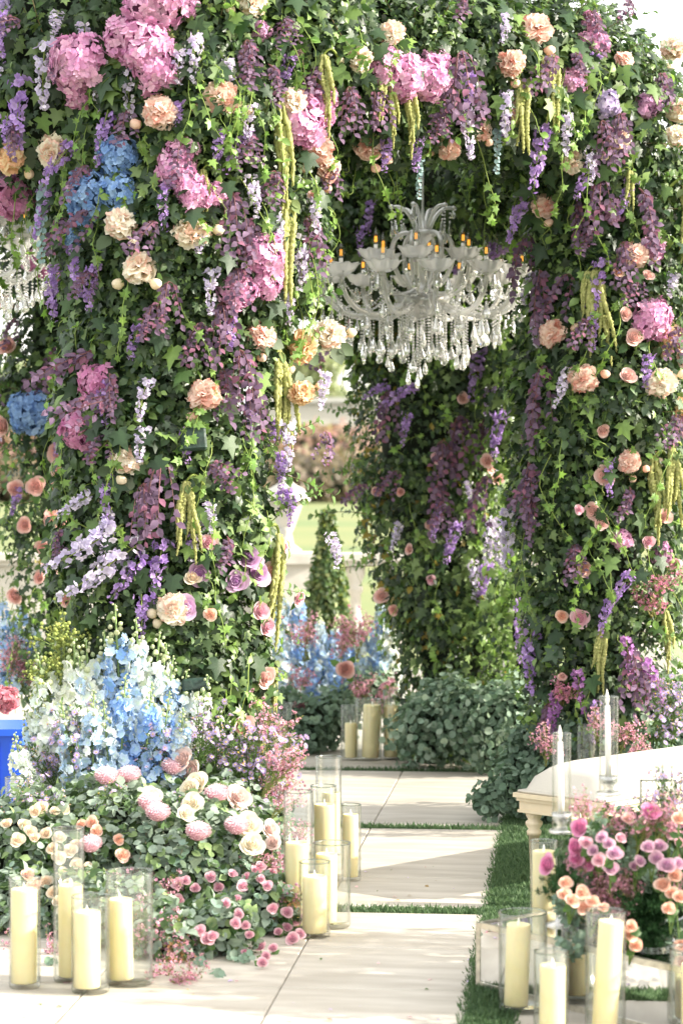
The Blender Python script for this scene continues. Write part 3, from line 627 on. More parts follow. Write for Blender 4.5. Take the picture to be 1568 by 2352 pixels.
# blades of the grass strips
def blades(areas, dens, name):
    Ts = []
    for (u0, u1, v0, v1) in areas:
        n = int((u1-u0)*(v1-v0)*dens); u = rng.uniform(u0, u1, n); v = rng.uniform(v0, v1, n); q = O0+u[:, None]*cu+v[:, None]*cv_
        k = (q[:, 1] > 6.2) & (q[:, 1] < 12.6) & (np.abs(q[:, 0]) < q[:, 1]*.158); q = q[k]; k = rng.random(len(q)) < np.clip((8.2/q[:, 1])**2.2, 0, 1); Ts.append(np.c_[q[k], np.full(k.sum(), -.022)])
    T = np.concatenate(Ts); n = len(T); V = np.array([(-.12, 0, 0), (.12, 0, 0), (.08, .6, .05), (-.08, .6, .05), (0, 1, .22)]); 
    Y = np.c_[rng.normal(size=(n, 2))*.38, np.ones(n)]; Rm = frames(np.c_[rng.normal(size=(n, 2)), np.zeros(n)], Y); sc = rng.uniform(.024, .042, n)
    c = mix((.05, .10, .045), (.12, .19, .09), rng.random(n)); mb = MB()
    a, b, cc = scatter((V, np.array([[0, 1, 2], [0, 2, 3], [3, 2, 4]])), T, Rm, sc, c); mb.add(a, b, cc)
    o = link(name, mb.mesh(name, M['matt_leaf']), kind='stuff'); tag(o, 'short green turf growing in the strips between the paving slabs', 'grass'); return o
blades(strips, 26000, 'grass')
# =================================================================== BACKGROUND
def thing(name, label, cat, loc=(0, 0, 0), rz=0, group=None):
    o = link(name, None, None, Matrix.Translation(loc) @ Matrix.Rotation(rz, 4, 'Z')); o.empty_display_size = .1
    return tag(o, label, cat, group)
def part(name, par, VF, mat, smooth=True, label=None, kind=None, mtx=None):
    mb = MB(); 
    for v in (VF if isinstance(VF, list) else [VF]): mb.add(*v)
    return link(name, mb.mesh(name, mat, smooth), par, mtx, kind, label)
YB = 17.2
def baluster_prof(h): return [(.001, 0), (.075, 0), (.075, .05*h), (.05, .07*h), (.045, .12*h), (.075, .28*h), (.07, .36*h), (.042, .55*h), (.038, .72*h), (.055, .76*h), (.055, .79*h), (.04, .82*h), (.07, .92*h), (.07, h), (.001, h)]
bal = thing('stone_balustrade', 'white stone balustrade with turned balusters behind the arch', 'balustrade', (0, YB, -.03))
for x0, x1 in ((-3.2, -.62), (-.05, 1.45)):
    part('handrail', bal, [box(((x0+x1)/2, 0, .94), (x1-x0, .26, .05)), box(((x0+x1)/2, 0, .895), (x1-x0, .18, .038))], M['white'], False)
    part('plinth', bal, box(((x0+x1)/2, 0, .06), (x1-x0, .24, .12)), M['white'], False)
bme = MB(); bme.add(*lathe(baluster_prof(.755), 14)); bme = bme.mesh('baluster', M['white'])
for x in list(np.arange(.10, 1.42, .27)): link('baluster', bme, bal, Matrix.Translation((x, 0, .12)))
part('wall_panel', bal, box((-1.9, 0, .497), (2.5, .10, .75)), M['white'], False)
ped = thing('stone_pedestal', 'white stone pedestal at the end of the balustrade', 'pedestal', (-.40, YB-.12, -.03))
part('shaft', ped, box((0, 0, .45), (.38, .38, .9)), M['white'], False); part('cap', ped, [box((0, 0, .925), (.48, .48, .05)), box((0, 0, .962), (.42, .42, .022))], M['white'], False); part('foot', ped, box((0, 0, .05), (.44, .44, .1)), M['white'], False)
lam = thing('terrace_lantern', 'white lantern shaped lamp with domed roof standing on the stone pedestal', 'lamp', (-.395, YB-.12, .943))
part('foot', lam, lathe([(.001, 0), (.115, 0), (.11, .02), (.055, .06), (.04, .14), (.06, .18), (.001, .18)], 16), M['white'])
part('lamp_body', lam, lathe([(.06, .18), (.125, .36), (.13, .37), (.001, .372)], 6), M['white'], False)
part('roof', lam, lathe([(.17, .365), (.175, .38), (.13, .45), (.06, .49), (.03, .52), (.04, .54), (.001, .57)], 16), M['white'])
# topiary cone
def foliage_cloud(name, par, cen, rad, n, L, cols, tpl=OVAL, loose=(.72, 1.08), zmin=0.01, mat='leaf', cone=False, kind='stuff', up=.3):
    d = unit_dirs(n); r = rng.uniform(*loose, n)*(1+.22*np.sin(d[:, 0]*5+n)*np.sin(d[:, 2]*6+cen[0]*9)*(loose[1] > 1.1))
    if cone:
        h = rng.random(n)**1.3; a = rng.uniform(0, 2*pi, n); rr = (1-h*.93)*rng.uniform(.75, 1.08, n)*(1+.12*np.sin(a*3+h*9)); T = np.c_[rr*np.cos(a)*rad[0], rr*np.sin(a)*rad[1], h*rad[2]*2-rad[2]]; d = np.c_[np.cos(a), np.sin(a), np.full(n, .4)]
    else: T = d*r[:, None]*rad
    T = T+cen; k = T[:, 2] > zmin; T = T[k]; d = d[k]; n = len(T)
    Z = nrm(d+.6*rng.normal(size=(n, 3))+[0, 0, up]); Y = rng.normal(size=(n, 3))*.6+d*.5-[0, 0, .3]
    c = np.array(cols)[rng.integers(0, len(cols), n)]*rng.uniform(.75, 1.25, (n, 1)); mb = MB(); mb.add(*scatter(tpl, T, frames(Z, Y), L*rng.uniform(.7, 1.25, n), c))
    return link(name, mb.mesh(name, M[mat]), par, None, kind)
def blob(name, par, cen, rad, mat, kind=None, seed=0):
    V, Fv = lathe([(.001, -1)]+[(cos(t), sin(t)) for t in np.linspace(-1.35, 1.35, 9)]+[(.001, 1)], 18)
    V = V*(1+.09*np.sin(5*V[:, :1]+seed)*np.sin(4*V[:, 1:2]+2+seed)+.06*np.sin(9*V[:, 2:3]+seed)); return part(name, par, (V*rad+cen, Fv), mat, kind=kind)
c0 = G(748, 1580); tp = thing('topiary_cone', 'clipped cone shaped topiary tree in front of the balustrade', 'topiary', (P(752, 1300, 15.4).x, 15.4, 0))
foliage_cloud('foliage', tp, np.array([0, 0, .62]), np.array([.27, .25, .64]), 6500, .040, [(.07, .13, .04), (.12, .18, .06), (.20, .23, .08), (.05, .09, .03)], cone=True)
part('core', tp, lathe([(.001, 0), (.16, .02), (.005, 1.15)], 12), M['core'])
# far hedges, trees, lawn bank
def hedge(name, label, x, y, w_, d_, h, cols, n, L=.5, z0=0):
    o = thing(name, label, 'hedge' if 'hedge' in name else 'bush', (x, y, 0)); foliage_cloud('foliage', o, np.array([0, 0, h*.42+z0]), np.array([w_/2, d_/2, h*.62]), n, L, cols, zmin=-.04); blob('core', o, np.array([0, 0, h*.36]), np.array([w_/2*.86, d_/2*.86, h*.55]), M['core']); return o
hedge('hedge', 'long brownish hedge across the far lawn', 4, 118, 62, 5, 2.2, [(.22, .17, .12), (.27, .21, .16), (.18, .15, .10)], 16000, .5)
hedge('flowering_hedge', 'red flowering hedge behind the brown hedge', 2, 140, 76, 6, 4.0, [(.36, .20, .17), (.32, .20, .15), (.26, .24, .14), (.40, .26, .23)], 18000, .5)
def far_tree(x, y, h, r, cols, label, palm=False):
    o = thing('palm_tree' if palm else 'tree', label, 'tree', (x, y, -.05))
    part('trunk', o, tube([(0, 0, 0), (.1, 0, h*.3), (-.1, .1, h*.6), (0, 0, h*.85)], [.35 if not palm else .22, .28 if not palm else .18, .2, .12], 8), solid('bark%d' % int(abs(x*10)), (.26, .19, .12), .9, noise=.4))
    if palm:
        mb = MB(); n = 26
        for k in range(n):
            a = k*2.4; up = rng.uniform(-.5, .9); l = r*rng.uniform(.8, 1.1); t = np.linspace(0, 1, 8); pts = np.c_[np.cos(a)*l*t, np.sin(a)*l*t, h*.86+l*(up*t-.9*t**2)]
            m_ = 44; tt = np.repeat(np.linspace(.1, 1, m_//2), 2); C = np.stack([np.interp(tt, t, pts[:, i]) for i in range(3)], 1); s_ = np.where(np.arange(m_) % 2, 1, -1)
            Y = np.c_[-np.sin(a)*s_+np.cos(a)*.6, np.cos(a)*s_+np.sin(a)*.6, -.5*np.ones(m_)]; mb.add(*scatter(NARROW, C, frames(np.tile([0, 0, 1.], (m_, 1))+rng.normal(size=(m_, 3))*.2, Y), r*.32*(1.1-.6*tt), jit(cols[k % len(cols)], m_, .2)))
        link('crown', mb.mesh('crown', M['leaf']), o, None)
    else:
        for k in range(5):
            a = k*1.3; foliage_cloud('crown', o, np.array([cos(a)*r*.5, sin(a)*r*.4, h*(.62+.09*k)]), np.array([r*.62, r*.6, r*.5]), 900, r*.16, cols, zmin=-5, kind=None)
    return o
GT = [(.32, .36, .22), (.40, .41, .26), (.26, .30, .18)]  # distance haze is put into these pale leaf colours
far_tree(-2.6, 165, 9.5, 3.2, GT, 'tall feathery tree far behind the lawn seen left of the back pillar')
far_tree(-.8, 178, 13, 3.4, GT, 'palm tree far behind the lawn, seen right below the chandelier', True)
far_tree(-21, 160, 6.5, 5, GT, 'rounded tree far behind at the left edge'); far_tree(24, 170, 8, 5.5, GT, 'rounded tree far behind at the right edge'); far_tree(4.5, 190, 7, 4.2, GT, 'low rounded tree far behind next to the back pillar')
hb = thing('clubhouse', 'low pale grey building far behind the lawn', 'building', (-1.0, 152, -.05)); part('wall', hb, box((0, 0, 2.9), (9, 5, 5.8)), M['white'], False); part('roof', hb, box((0, 0, 5.95), (9.6, 5.6, .3)), M['steel'], False)
for x in (-3.2, -1.1, 1.1, 3.2): wf = part('window', hb, box((x, -2.53, 3.9), (1.2, .08, 1.4)), M['steel'], False); part('pane', wf, box((x, -2.58, 3.9), (1.0, .04, 1.2)), M['black'], False)
hl = link('hills', None)
bpy.data.objects.remove(hl)
mb = MB(); xs = np.linspace(-320, 320, 60); hh = 4.5+1.6*np.sin(xs*.021+1)+1.2*np.sin(xs*.05); rows = []
V = []; 
for j, (yy, f) in enumerate(((205, 0), (250, .75), (330, 1.0), (500, .3))):
    for x, h in zip(xs, hh): V.append((x, yy, -.2+h*f))
mb.add(V, grid_faces(4, 60)); link('hills', mb.mesh('hills', solid('pale_hazy_hillside', (.50, .47, .36), .95, noise=.3, nscale=.05, ncol=(.38, .40, .26))), kind='structure')  # pale hillside colours carry the distance haze
# white steps at the right
stp = thing('garden_steps', 'broad white stone steps at the right behind the arch', 'steps', (3.1, 15.2, -.02))
for k in range(5): part('step', stp, box((0, k*.42, .06+.06*k), (2.6, .44 if k else .42, .12+.12*k-.004*k)), M['white'], False)
for k in range(2): part('planter_wall', stp, box((1.6+k*.1, 2.6+k*.8, .45+.1*k), (3.4, .3, .95+.25*k)), M['cream'], False)
# blue bin and odd things at the left edge
bn = thing('blue_bin', 'bright blue ribbed plastic bin at the left edge behind the flowers', 'bin', (P(-8, 1700, 10.2).x, 10.2, 0))
mb = MB(); mb.add(*box((0, 0, .21), (.27, .36, .42)))
for k in range(4): mb.add(*box((-.1+.065*k, -.184, .21), (.02, .012, .36)))
mb.add(*box((.139, 0, .3), (.010, .3, .03)))
link('bin_body', mb.mesh('bin_body', M['blue'], False), bn); part('rim', bn, box((0, 0, .432), (.31, .40, .028)), M['blue'], False)
# =================================================================== THE FLORAL ARCH (greenery)
arch = thing('floral_arch', 'large four legged arch completely covered in dark green ivy', 'floral arch', (0, 9, 0))
arch.location = (0, 0, 0)
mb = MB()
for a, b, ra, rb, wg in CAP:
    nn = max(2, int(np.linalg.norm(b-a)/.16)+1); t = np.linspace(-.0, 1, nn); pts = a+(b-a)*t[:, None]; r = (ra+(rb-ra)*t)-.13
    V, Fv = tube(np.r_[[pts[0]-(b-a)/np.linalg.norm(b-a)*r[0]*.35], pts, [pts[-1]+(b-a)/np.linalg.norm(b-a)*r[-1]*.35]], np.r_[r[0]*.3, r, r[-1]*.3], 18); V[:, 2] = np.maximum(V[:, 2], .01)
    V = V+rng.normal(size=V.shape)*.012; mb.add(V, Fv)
core = link('gap_core', mb.mesh('gap_core', M['core']), arch)
def surf_points(n_per_m2, margin=.03, zmin=.02):
    out = []; 
    for i, (a, b, ra, rb, wg) in enumerate(CAP):
        L = np.linalg.norm(b-a); n = int(2*pi*(ra+rb)/2*(L+.3*(ra+rb))*n_per_m2*wg); t = rng.uniform(-.12, 1.12, n); d = (b-a)/L; e1 = nrm(np.cross(d, [0, 1., .2])); e2 = np.cross(d, e1); an = rng.uniform(0, 2*pi, n)
        tc = np.clip(t, 0, 1); r = ra+(rb-ra)*tc; N = np.cos(an)[:, None]*e1+np.sin(an)[:, None]*e2; p = a+d*(tc*L)[:, None]+N*r[:, None]; p = p-N*lump(p)[:, None]*-1
        dd = sdf(p, each=True); dd[:, i] = 9; out.append(np.c_[p, N][(dd.min(1) > -margin) & (p[:, 2] > zmin)])
    for i, (a, b, ra, rb, wg) in enumerate(CAP):
        for c, r_ in ((a, ra), (b, rb)):
            n = int(4*pi*r_*r_*n_per_m2*.8); N = unit_dirs(n); p = c+N*r_; p = p+N*lump(p)[:, None]; dd = sdf(p); out.append(np.c_[p, N][(dd > -margin) & (p[:, 2] > zmin)])
    return np.concatenate(out)
cam_o = np.array([0, 0, CH])
def visible_w(A):
    tc = nrm(cam_o-A[:, :3]); return (A[:, 3:]*tc).sum(1)
A = surf_points(2650); vw = visible_w(A); keep = (vw > -.15) | (rng.random(len(A)) < .12)
keep &= (A[:, 2] < 3.75) | (rng.random(len(A)) < .35)
A = A[keep]; far_ = (A[:, 1] > 11.4) & (rng.random(len(A)) < .30); A = A[~far_]
n = len(A); N = A[:, 3:]; depth = rng.uniform(-.085, .055, n); Pn = A[:, :3]+N*depth[:, None]
kind = rng.random(n); clump = .5+.5*np.sin(5*Pn[:, 0]+2*Pn[:, 2])*np.sin(4*Pn[:, 2]+3*Pn[:, 1]+1)
Zv = N*.9+rng.normal(size=(n, 3))*.55+[0, -.25, .35]; Yv = rng.normal(size=(n, 3))*.55+[0, 0, -.9]+N*.35
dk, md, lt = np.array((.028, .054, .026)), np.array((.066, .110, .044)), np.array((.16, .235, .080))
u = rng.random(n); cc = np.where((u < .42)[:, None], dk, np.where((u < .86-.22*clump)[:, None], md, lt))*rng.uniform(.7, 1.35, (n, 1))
back = Pn[:, 1] > 12.3; cc = np.where((back & (rng.random(n) < np.where(Pn[:, 0] < .3, .09, .02)))[:, None], np.array((.26, .20, .04)), cc)
pxx = CX+F*Pn[:, 0]/Pn[:, 1]; painted_backlight = (pxx > 1060) & (pxx < 1240) & (Pn[:, 2] < 1.75) & (Pn[:, 1] > 11) & (rng.random(n) < .6); cc = np.where(painted_backlight[:, None], lt*rng.uniform(.8, 1.5, (n, 1)), cc)  # light leaf tone painted in for the backlight beside the back pillar
sz = rng.uniform(.024, .054, n)*np.where(u > .88, .8, 1)*(.75+.75*clump)
iv = kind < .35+.5*clump
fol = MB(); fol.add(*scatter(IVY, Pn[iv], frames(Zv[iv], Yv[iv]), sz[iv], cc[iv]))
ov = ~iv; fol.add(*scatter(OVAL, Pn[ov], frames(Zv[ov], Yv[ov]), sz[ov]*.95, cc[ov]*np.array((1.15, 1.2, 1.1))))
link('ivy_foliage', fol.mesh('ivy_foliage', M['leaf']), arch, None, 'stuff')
print('arch leaves', n)
# the nearest large ivy leaves, one by one
cols = [(.026, .058, .024), (.036, .075, .030), (.06, .115, .038), (.11, .19, .05), (.17, .27, .07), (.045, .085, .045)]
lm = []
for c in cols:
    m_ = MB(); V = IVY[0]*1.0; cvx = np.ones((len(V), 3)); cvx[:3] *= 1.25; m_.add(V, IVY[1], np.array(c)*cvx); lm.append(m_.mesh('ivy_leaf', M['leaf']))
B = surf_points(260, .0, .5); vw = visible_w(B); B = B[(vw > .35) & (B[:, 1] < 10.7) & (B[:, 2] < 3.45)]; rng.shuffle(B)
cnt = 0
for b in B:
    if cnt >= 298: break
    px, py = project(b[:3])
    if not (-10 < px < 1578 and -10 < py < 1720): continue
    p = Vector(b[:3])+Vector(b[3:])*rng.uniform(.045, .085)
    Z = Vector(b[3:])*.8+Vector((rng.normal()*.4, -.35+rng.normal()*.2, .25+rng.normal()*.3)); Y = Vector((rng.normal()*.5, -.15, -.9+rng.normal()*.4))
    fr = frames(np.array([tuple(Z)]), np.array([tuple(Y)]))[0]
    link('ivy_leaf', lm[rng.choice(6, p=[.25, .24, .2, .13, .06, .12])], arch, Matrix.Translation(p) @ Matrix(fr.tolist()).to_4x4() @ Matrix.Scale(rng.uniform(.060, .098), 4)); cnt += 1
# trailing light green tendrils
tn = MB(); tl_ = MB(); V_ = surf_points(26, 0, .3); vw = visible_w(V_); V_ = V_[vw > .0]
for b in V_:
    p0 = b[:3]+b[3:]*.04; L = rng.uniform(.08, .42); t = np.linspace(0, 1, 9); a = rng.uniform(0, 6, 3); k = rng.uniform(.2, 1)
    side = nrm(np.cross(b[3:], [0, 0, 1.])); pts = p0+np.outer(np.sin(t*3+a[0])*L*.22*k, side)+np.outer(.05*np.sin(t*pi), b[3:])+np.c_[0*t, 0*t, -L*t*(.9 if rng.random() < .7 else -.3)]+np.outer(np.sin(t*12+a[1])*.006, side)
    tn.add(*tube(pts, np.linspace(.0022, .0011, 9), 4), jit((.20, .28, .06), 1)[0])
    nl = int(L/.035); ii = rng.integers(2, 9, nl); Y = rng.normal(size=(nl, 3))+[0, 0, -.6]; Z = b[3:]+rng.normal(size=(nl, 3))*.5+[0, -.3, .3]
    if nl: tl_.add(*scatter(IVY if rng.random() < .6 else OVAL, pts[ii], frames(Z, Y), rng.uniform(.018, .045, nl), jit((.16, .27, .06), nl, .4)))
link('vine_tendrils', tn.mesh('vine_tendrils', M['stem']), arch, None, 'stuff'); link('young_leaves', tl_.mesh('young_leaves', M['leaf']), arch, None, 'stuff')
# floral foam bricks that show through
for px, py, s_, lb in ((583, 1320, .105, 'dark green block of floral foam showing through the ivy on the left pillar'), ):
    pass
for px, py, w_, h_, lb in ((448, 1010, .095, .085, 'dark green block of floral foam showing beside the peach peony'), (452, 1568, .10, .05, 'dark green foam block low on the left pillar above the delphiniums')):
    p, nn = hit(px, py); p = p+Vector((0, -.085, 0)); V, Fv = box((0, 0, 0), (w_, .06, h_)); o = part('foam_block', None, (V, Fv), M['foam'], False, mtx=mat_face(p, (.1, -1, .1), .08) @ Matrix.Rotation(pi/2, 4, 'X')); o.modifiers.new('bevel', 'BEVEL').width = .008; tag(o, lb, 'foam block')
# =================================================================== FLOWERS ON THE ARCH
for a in [(645, 235, 75, 'cream'), (130, 336, 75, 'cream'), (300, 528, 76, 'cream'), (437, 530, 78, 'cream'), (335, 612, 86, 'cream'), (302, 1052, 76, 'cream'), (738, 752, 76, 'cream'), (807, 137, 64, 'cream'), (878, 86, 64, 'cream'),
          (1318, 352, 60, 'cream'), (1400, 325, 60, 'cream'), (1500, 875, 72, 'cream'), (405, 1400, 72, 'cream'), (565, 15, 62, 'cream'), (1535, 140, 58, 'cream'), (1542, 255, 58, 'cream'), (1524, 318, 56, 'cream'),
          (384, 262, 76, 'peach'), (505, 220, 74, 'peach'), (696, 338, 76, 'peach'), (716, 386, 62, 'peach'), (40, 348, 74, 'honey'), (575, 765, 76, 'peach'), (455, 907, 78, 'peach'), (664, 908, 60, 'honey'), (666, 792, 76, 'honey'),
          (1205, 84, 80, 'peach'), (1152, 142, 66, 'peach'), (1166, 240, 68, 'peach'), (1090, 278, 62, 'peach'), (842, 318, 66, 'peach'), (1018, 324, 48, 'peach'), (1272, 470, 66, 'peach'), (1295, 767, 70, 'peach'), (1343, 865, 72, 'peach'),
          (1450, 590, 62, 'peach'), (1432, 1060, 54, 'peach'), (1546, 938, 58, 'honey'), (1560, 440, 56, 'honey'), (1413, 152, 44, 'peach'), (1512, 770, 56, 'honey')]: place_peony(*a)
for a in [(350, 20, 135, 'pink'), (300, 88, 92, 'pink'), (345, 112, 108, 'pink'), (378, 162, 102, 'pink'), (430, 20, 60, 'pink'), (192, 152, 120, 'pink'), (196, 212, 68, 'pink'), (705, 235, 96, 'pink'), (655, 288, 112, 'pink'),
          (865, 148, 84, 'pink'), (912, 172, 92, 'pink'), (962, 182, 92, 'pink'), (992, 138, 58, 'pink'), (424, 352, 74, 'pink'), (404, 402, 88, 'pink'), (436, 456, 78, 'pink'), (492, 448, 60, 'pink'), (576, 592, 94, 'pink'), (536, 655, 80, 'pink'), (590, 642, 74, 'pink'),
          (10, 30, 80, 'lavender'), (45, 430, 92, 'magenta'), (108, 585, 92, 'magenta'), (242, 890, 84, 'magenta'), (212, 975, 92, 'magenta'), (1300, 190, 64, 'pink'), (1345, 112, 66, 'pink'), (1342, 55, 48, 'pink'), (1408, 480, 62, 'mauve'), (1488, 575, 56, 'pink'), (1478, 738, 92, 'pink'), (1500, 700, 50, 'pink'),
          (672, 120, 42, 'pink'), (590, 76, 44, 'mauve'), (1472, 250, 60, 'mauve'), (1384, 238, 60, 'lavender'), (222, 438, 92, 'blue'), (280, 372, 84, 'blue'), (288, 440, 80, 'blue'), (214, 494, 70, 'blue'), (300, 478, 58, 'blue'), (186, 545, 52, 'blue'), (84, 948, 92, 'blue'), (1500, 1270, 52, 'mauve'), (1420, 1240, 46, 'pink')]: place_hydrangea(*a)
for a in [(740, 130, 180), (625, 255, 300), (642, 470, 245, 2), (466, 392, 115), (618, 800, 225, -3), (634, 905, 125), (860, 190, 105, 6), (880, 205, 135), (930, 195, 165, 2), (1190, 185, 175), (1252, 150, 170), (1232, 145, 60), (1372, 628, 210, -2), (1355, 630, 120), (430, 1105, 180, 2), (618, 1240, 260, 4), (605, 1520, 125, 0), (1492, 1050, 195), (1528, 1030, 175), (1556, 1030, 170), (1386, 1445, 150, 4), (1432, 395, 90), (1556, 440, 190), (1512, 1400, 140)]: hang('ama', *a)
for a in [(560, 95, 110), (605, 150, 90), (540, 130, 80), (795, 190, 110), (850, 200, 95), (1010, 190, 110), (1050, 120, 150), (1080, 190, 90), (990, 250, 70), (530, 440, 130), (560, 500, 110), (690, 490, 130), (735, 540, 90), (390, 640, 110), (365, 690, 80), (500, 690, 140), (540, 800, 150), (505, 840, 100), (570, 880, 110), (375, 1050, 160), (330, 1110, 130), (470, 1070, 80, -50), (230, 800, 150, 62), (150, 830, 110, 50), (270, 920, 130, 66), (160, 770, 80, 30), (1250, 620, 150), (1230, 540, 130), (1262, 840, 130), (1240, 900, 120), (1225, 1060, 130), (1235, 1140, 100), (1205, 980, 110),
          (1300, 120, 80), (1370, 280, 110), (1380, 400, 120), (1455, 440, 130), (1480, 520, 90), (1425, 560, 100), (1440, 1480, 120), (1460, 1530, 100), (1270, 1610, 90), (60, 60, 90, 60), (120, 120, 70), (560, 300, 80), (420, 330, 90), (1330, 460, 110), (300, 250, 80), (1320, 1240, 80), (1500, 180, 80)]: hang('pur', *a)
WV = [(110, 100, 160, 'lavender'), (200, 50, 90, 'lavender', -10), (455, 90, 130, 'lavender'), (425, 120, 90, 'lavender'), (300, 160, 120, 'lavender', -6), (60, 170, 170, 'violet'), (200, 330, 140, 'violet', 35), (260, 250, 130, 'violet', 12), (140, 430, 120, 'violet', 20), (150, 600, 130, 'violet'), (190, 560, 120, 'violet', -8), (235, 590, 120, 'violet', 4), (560, 240, 90, 'lavender'), (620, 470, 110, 'lavender'), (668, 540, 130, 'lavender'), (640, 640, 100, 'lavender'), (480, 610, 110, 'lavender'), (520, 700, 100, 'violet'), (700, 440, 110, 'lavender', -8), (500, 300, 90, 'violet'),
      (380, 430, 110, 'violet', -5), (960, 290, 90, 'violet'), (880, 300, 80, 'violet'), (1070, 160, 100, 'violet'), (1150, 200, 120, 'lavender'), (1245, 270, 160, 'violet', 6), (1222, 420, 130, 'violet', 22), (1200, 540, 100, 'violet', 60), (1290, 250, 110, 'lavender'), (1350, 330, 90, 'lavender'), (1385, 590, 130, 'violet', 6), (1360, 700, 110, 'violet'), (1480, 810, 80, 'violet'), (850, 460, 80, 'violet'), (820, 520, 70, 'violet'), (960, 880, 110, 'violet', 50), (900, 880, 70, 'violet', 60), (1090, 770, 150, 'violet', 4), (1120, 880, 130, 'violet'), (1165, 930, 120, 'violet', 8),
      (1150, 1180, 120, 'lavender', 6), (1190, 1160, 150, 'lavender', 4), (1080, 1290, 90, 'lavender'), (1120, 1280, 110, 'violet', 10), (1205, 1350, 170, 'violet'), (1235, 1440, 150, 'violet'), (1450, 1300, 110, 'violet', 30), (1400, 1370, 90, 'violet', 12), (1390, 1050, 90, 'violet', -8), (1330, 1530, 110, 'purple', -10), (1290, 1580, 110, 'purple', 10), (1430, 1450, 110, 'purple', -8), (1465, 1500, 120, 'purple', -18), (1370, 1600, 100, 'violet'), (290, 1200, 210, 'lavender', 62), (330, 1240, 230, 'lavender', 56), (235, 1130, 100, 'lavender', 60), (270, 1160, 90, 'lavender', 20), (340, 1270, 140, 'violet', 35), (380, 1230, 150, 'violet', 10), (330, 1360, 110, 'violet'), (440, 1180, 90, 'violet'), (480, 1140, 80, 'lavender'),
      (640, 960, 120, 'lavender'), (622, 1040, 90, 'violet'), (630, 1120, 60, 'violet'), (245, 880, 110, 'violet', -8), (560, 900, 80, 'violet'), (940, 950, 80, 'violet', 10), (1010, 1150, 90, 'violet', 8), (965, 560, 70, 'violet'), (1130, 530, 60, 'violet'), (1050, 590, 50, 'violet'), (30, 260, 90, 'violet'), (300, 60, 60, 'lavender')]
EX = [(x + rng.uniform(-28, 28), y + rng.uniform(-28, 28)) for y in range(30, 1300, 118) for x in range(40, 1560, 100)]
for (x, y) in EX:
    if 740 < x < 1210 and (330 < y < 880 or x < 850): continue
    if x > 1500 and y < 330: continue
    u0 = rng.random()
    if u0 < .40: WV.append((x, y, rng.uniform(60, 120), 'lavender' if rng.random() < .5 else 'violet', rng.uniform(-12, 25)))
    elif u0 < .60: hang('pur', x, y, rng.uniform(60, 110), rng.uniform(-10, 40))
for a in WV: hang('wis', a[0], a[1], a[2], a[4] if len(a) > 4 else 0, a[3])
for a in [(900, 900, 110), (1050, 950, 130), (1010, 1010, 120), (1000, 1110, 110), (1130, 1090, 120), (1100, 960, 90)]: hang('pur', *a)
def branch(L=.30, n=18, c=(.13, .22, .07)):
    t = np.linspace(0, 1, 9); b = rng.uniform(-.3, .3, 2); pts = np.c_[b[0]*L*t**2, b[1]*L*t**2, L*t]; st = MB(); st.add(*tube(pts, np.linspace(.003, .001, 9), 4), (.16, .13, .06))
    tt = np.linspace(.12, 1, n); C = np.stack([np.interp(tt, t, pts[:, i]) for i in range(3)], 1); a = np.arange(n)*2.4
    Y = np.c_[np.cos(a), np.sin(a), .5*np.ones(n)]+rng.normal(size=(n, 3))*.2; Z = np.c_[-.4*np.cos(a), -.4*np.sin(a), np.ones(n)]+rng.normal(size=(n, 3))*.4
    lv = MB(); lv.add(*scatter(OVAL, C, frames(Z, Y), .052*rng.uniform(.6, 1.15, n), jit(c, n, .35))); return [('stem', st.mesh('stem', M['stem']), I4, None), ('leaves', lv.mesh('leaves', M['leaf']), I4, 'stuff')]
brv = [branch() for _ in range(4)]+[branch(c=(.07, .14, .04)) for _ in range(3)]
def put_branch(px, py, dx, dz, sc=1.0, fy=9.8):
    p, n = hit(px, py, fy); z = Vector((dx, -.35, dz)).normalized(); q = Vector((0, 0, 1)).rotation_difference(z).to_matrix().to_4x4()
    o = spawn(('leafy_branch', random.choice(brv)), Matrix.Translation(p) @ q @ Matrix.Rotation(random.uniform(0, 6), 4, 'Z') @ Matrix.Scale(sc, 4)); reg(o, 'light green leafy branch', 'branch', region(px, py), px, py, 'light green leafy branches on the arch')
for (px, py, dx, dz) in [(620, 60, .2, -.6), (660, 30, .4, -.8), (700, 60, -.1, -.8), (760, 40, .3, -.7), (800, 70, .2, -.6), (900, 30, -.3, .6), (950, 60, .1, .9), (1010, 50, .5, .8), (1080, 40, .1, 1), (1150, 30, .3, 1), (1240, 40, .4, .9), (1300, 60, .5, .7), (1360, 90, .7, .6), (1400, 140, .8, .5), (1440, 190, .9, .4), (1460, 260, 1, .3), (1480, 330, 1, .1), (1490, 400, 1, -.2), (1500, 480, 1, 0), (1380, 60, .3, .9), (1420, 110, .9, .2), (1330, 30, .2, 1),
    (720, 720, .9, .3), (660, 700, .8, .1), (620, 1000, .9, .1), (615, 1080, .9, -.2), (610, 1180, .8, .2), (600, 1350, .9, 0), (605, 1420, .8, -.3), (740, 500, .8, -.3), (750, 430, .9, -.2), (740, 600, .6, -.8), (90, 700, -.8, .1), (70, 900, -1, .1), (70, 1050, -1, .2), (80, 1150, -1, -.2), (80, 1300, -1, 0), (100, 80, -.2, .6), (200, 30, .1, .7), (60, 30, -.4, .8), (500, 60, .2, .5), (820, 950, -1, .1), (830, 1080, -1, -.1), (840, 1180, -1, .2), (860, 1300, -1, 0), (1490, 950, 1, .2), (1500, 1050, 1, 0), (1480, 1350, 1, .1), (1470, 1450, 1, -.2), (1470, 1560, 1, .1), (1490, 650, 1, .2), (1495, 800, 1, .1)]: put_branch(px, py, dx, dz, rng.uniform(.55, .95))
for a in [(110, 400, 190), (965, 330, 110), (1135, 270, 120), (240, 330, 60)]: hang('euc', *a)
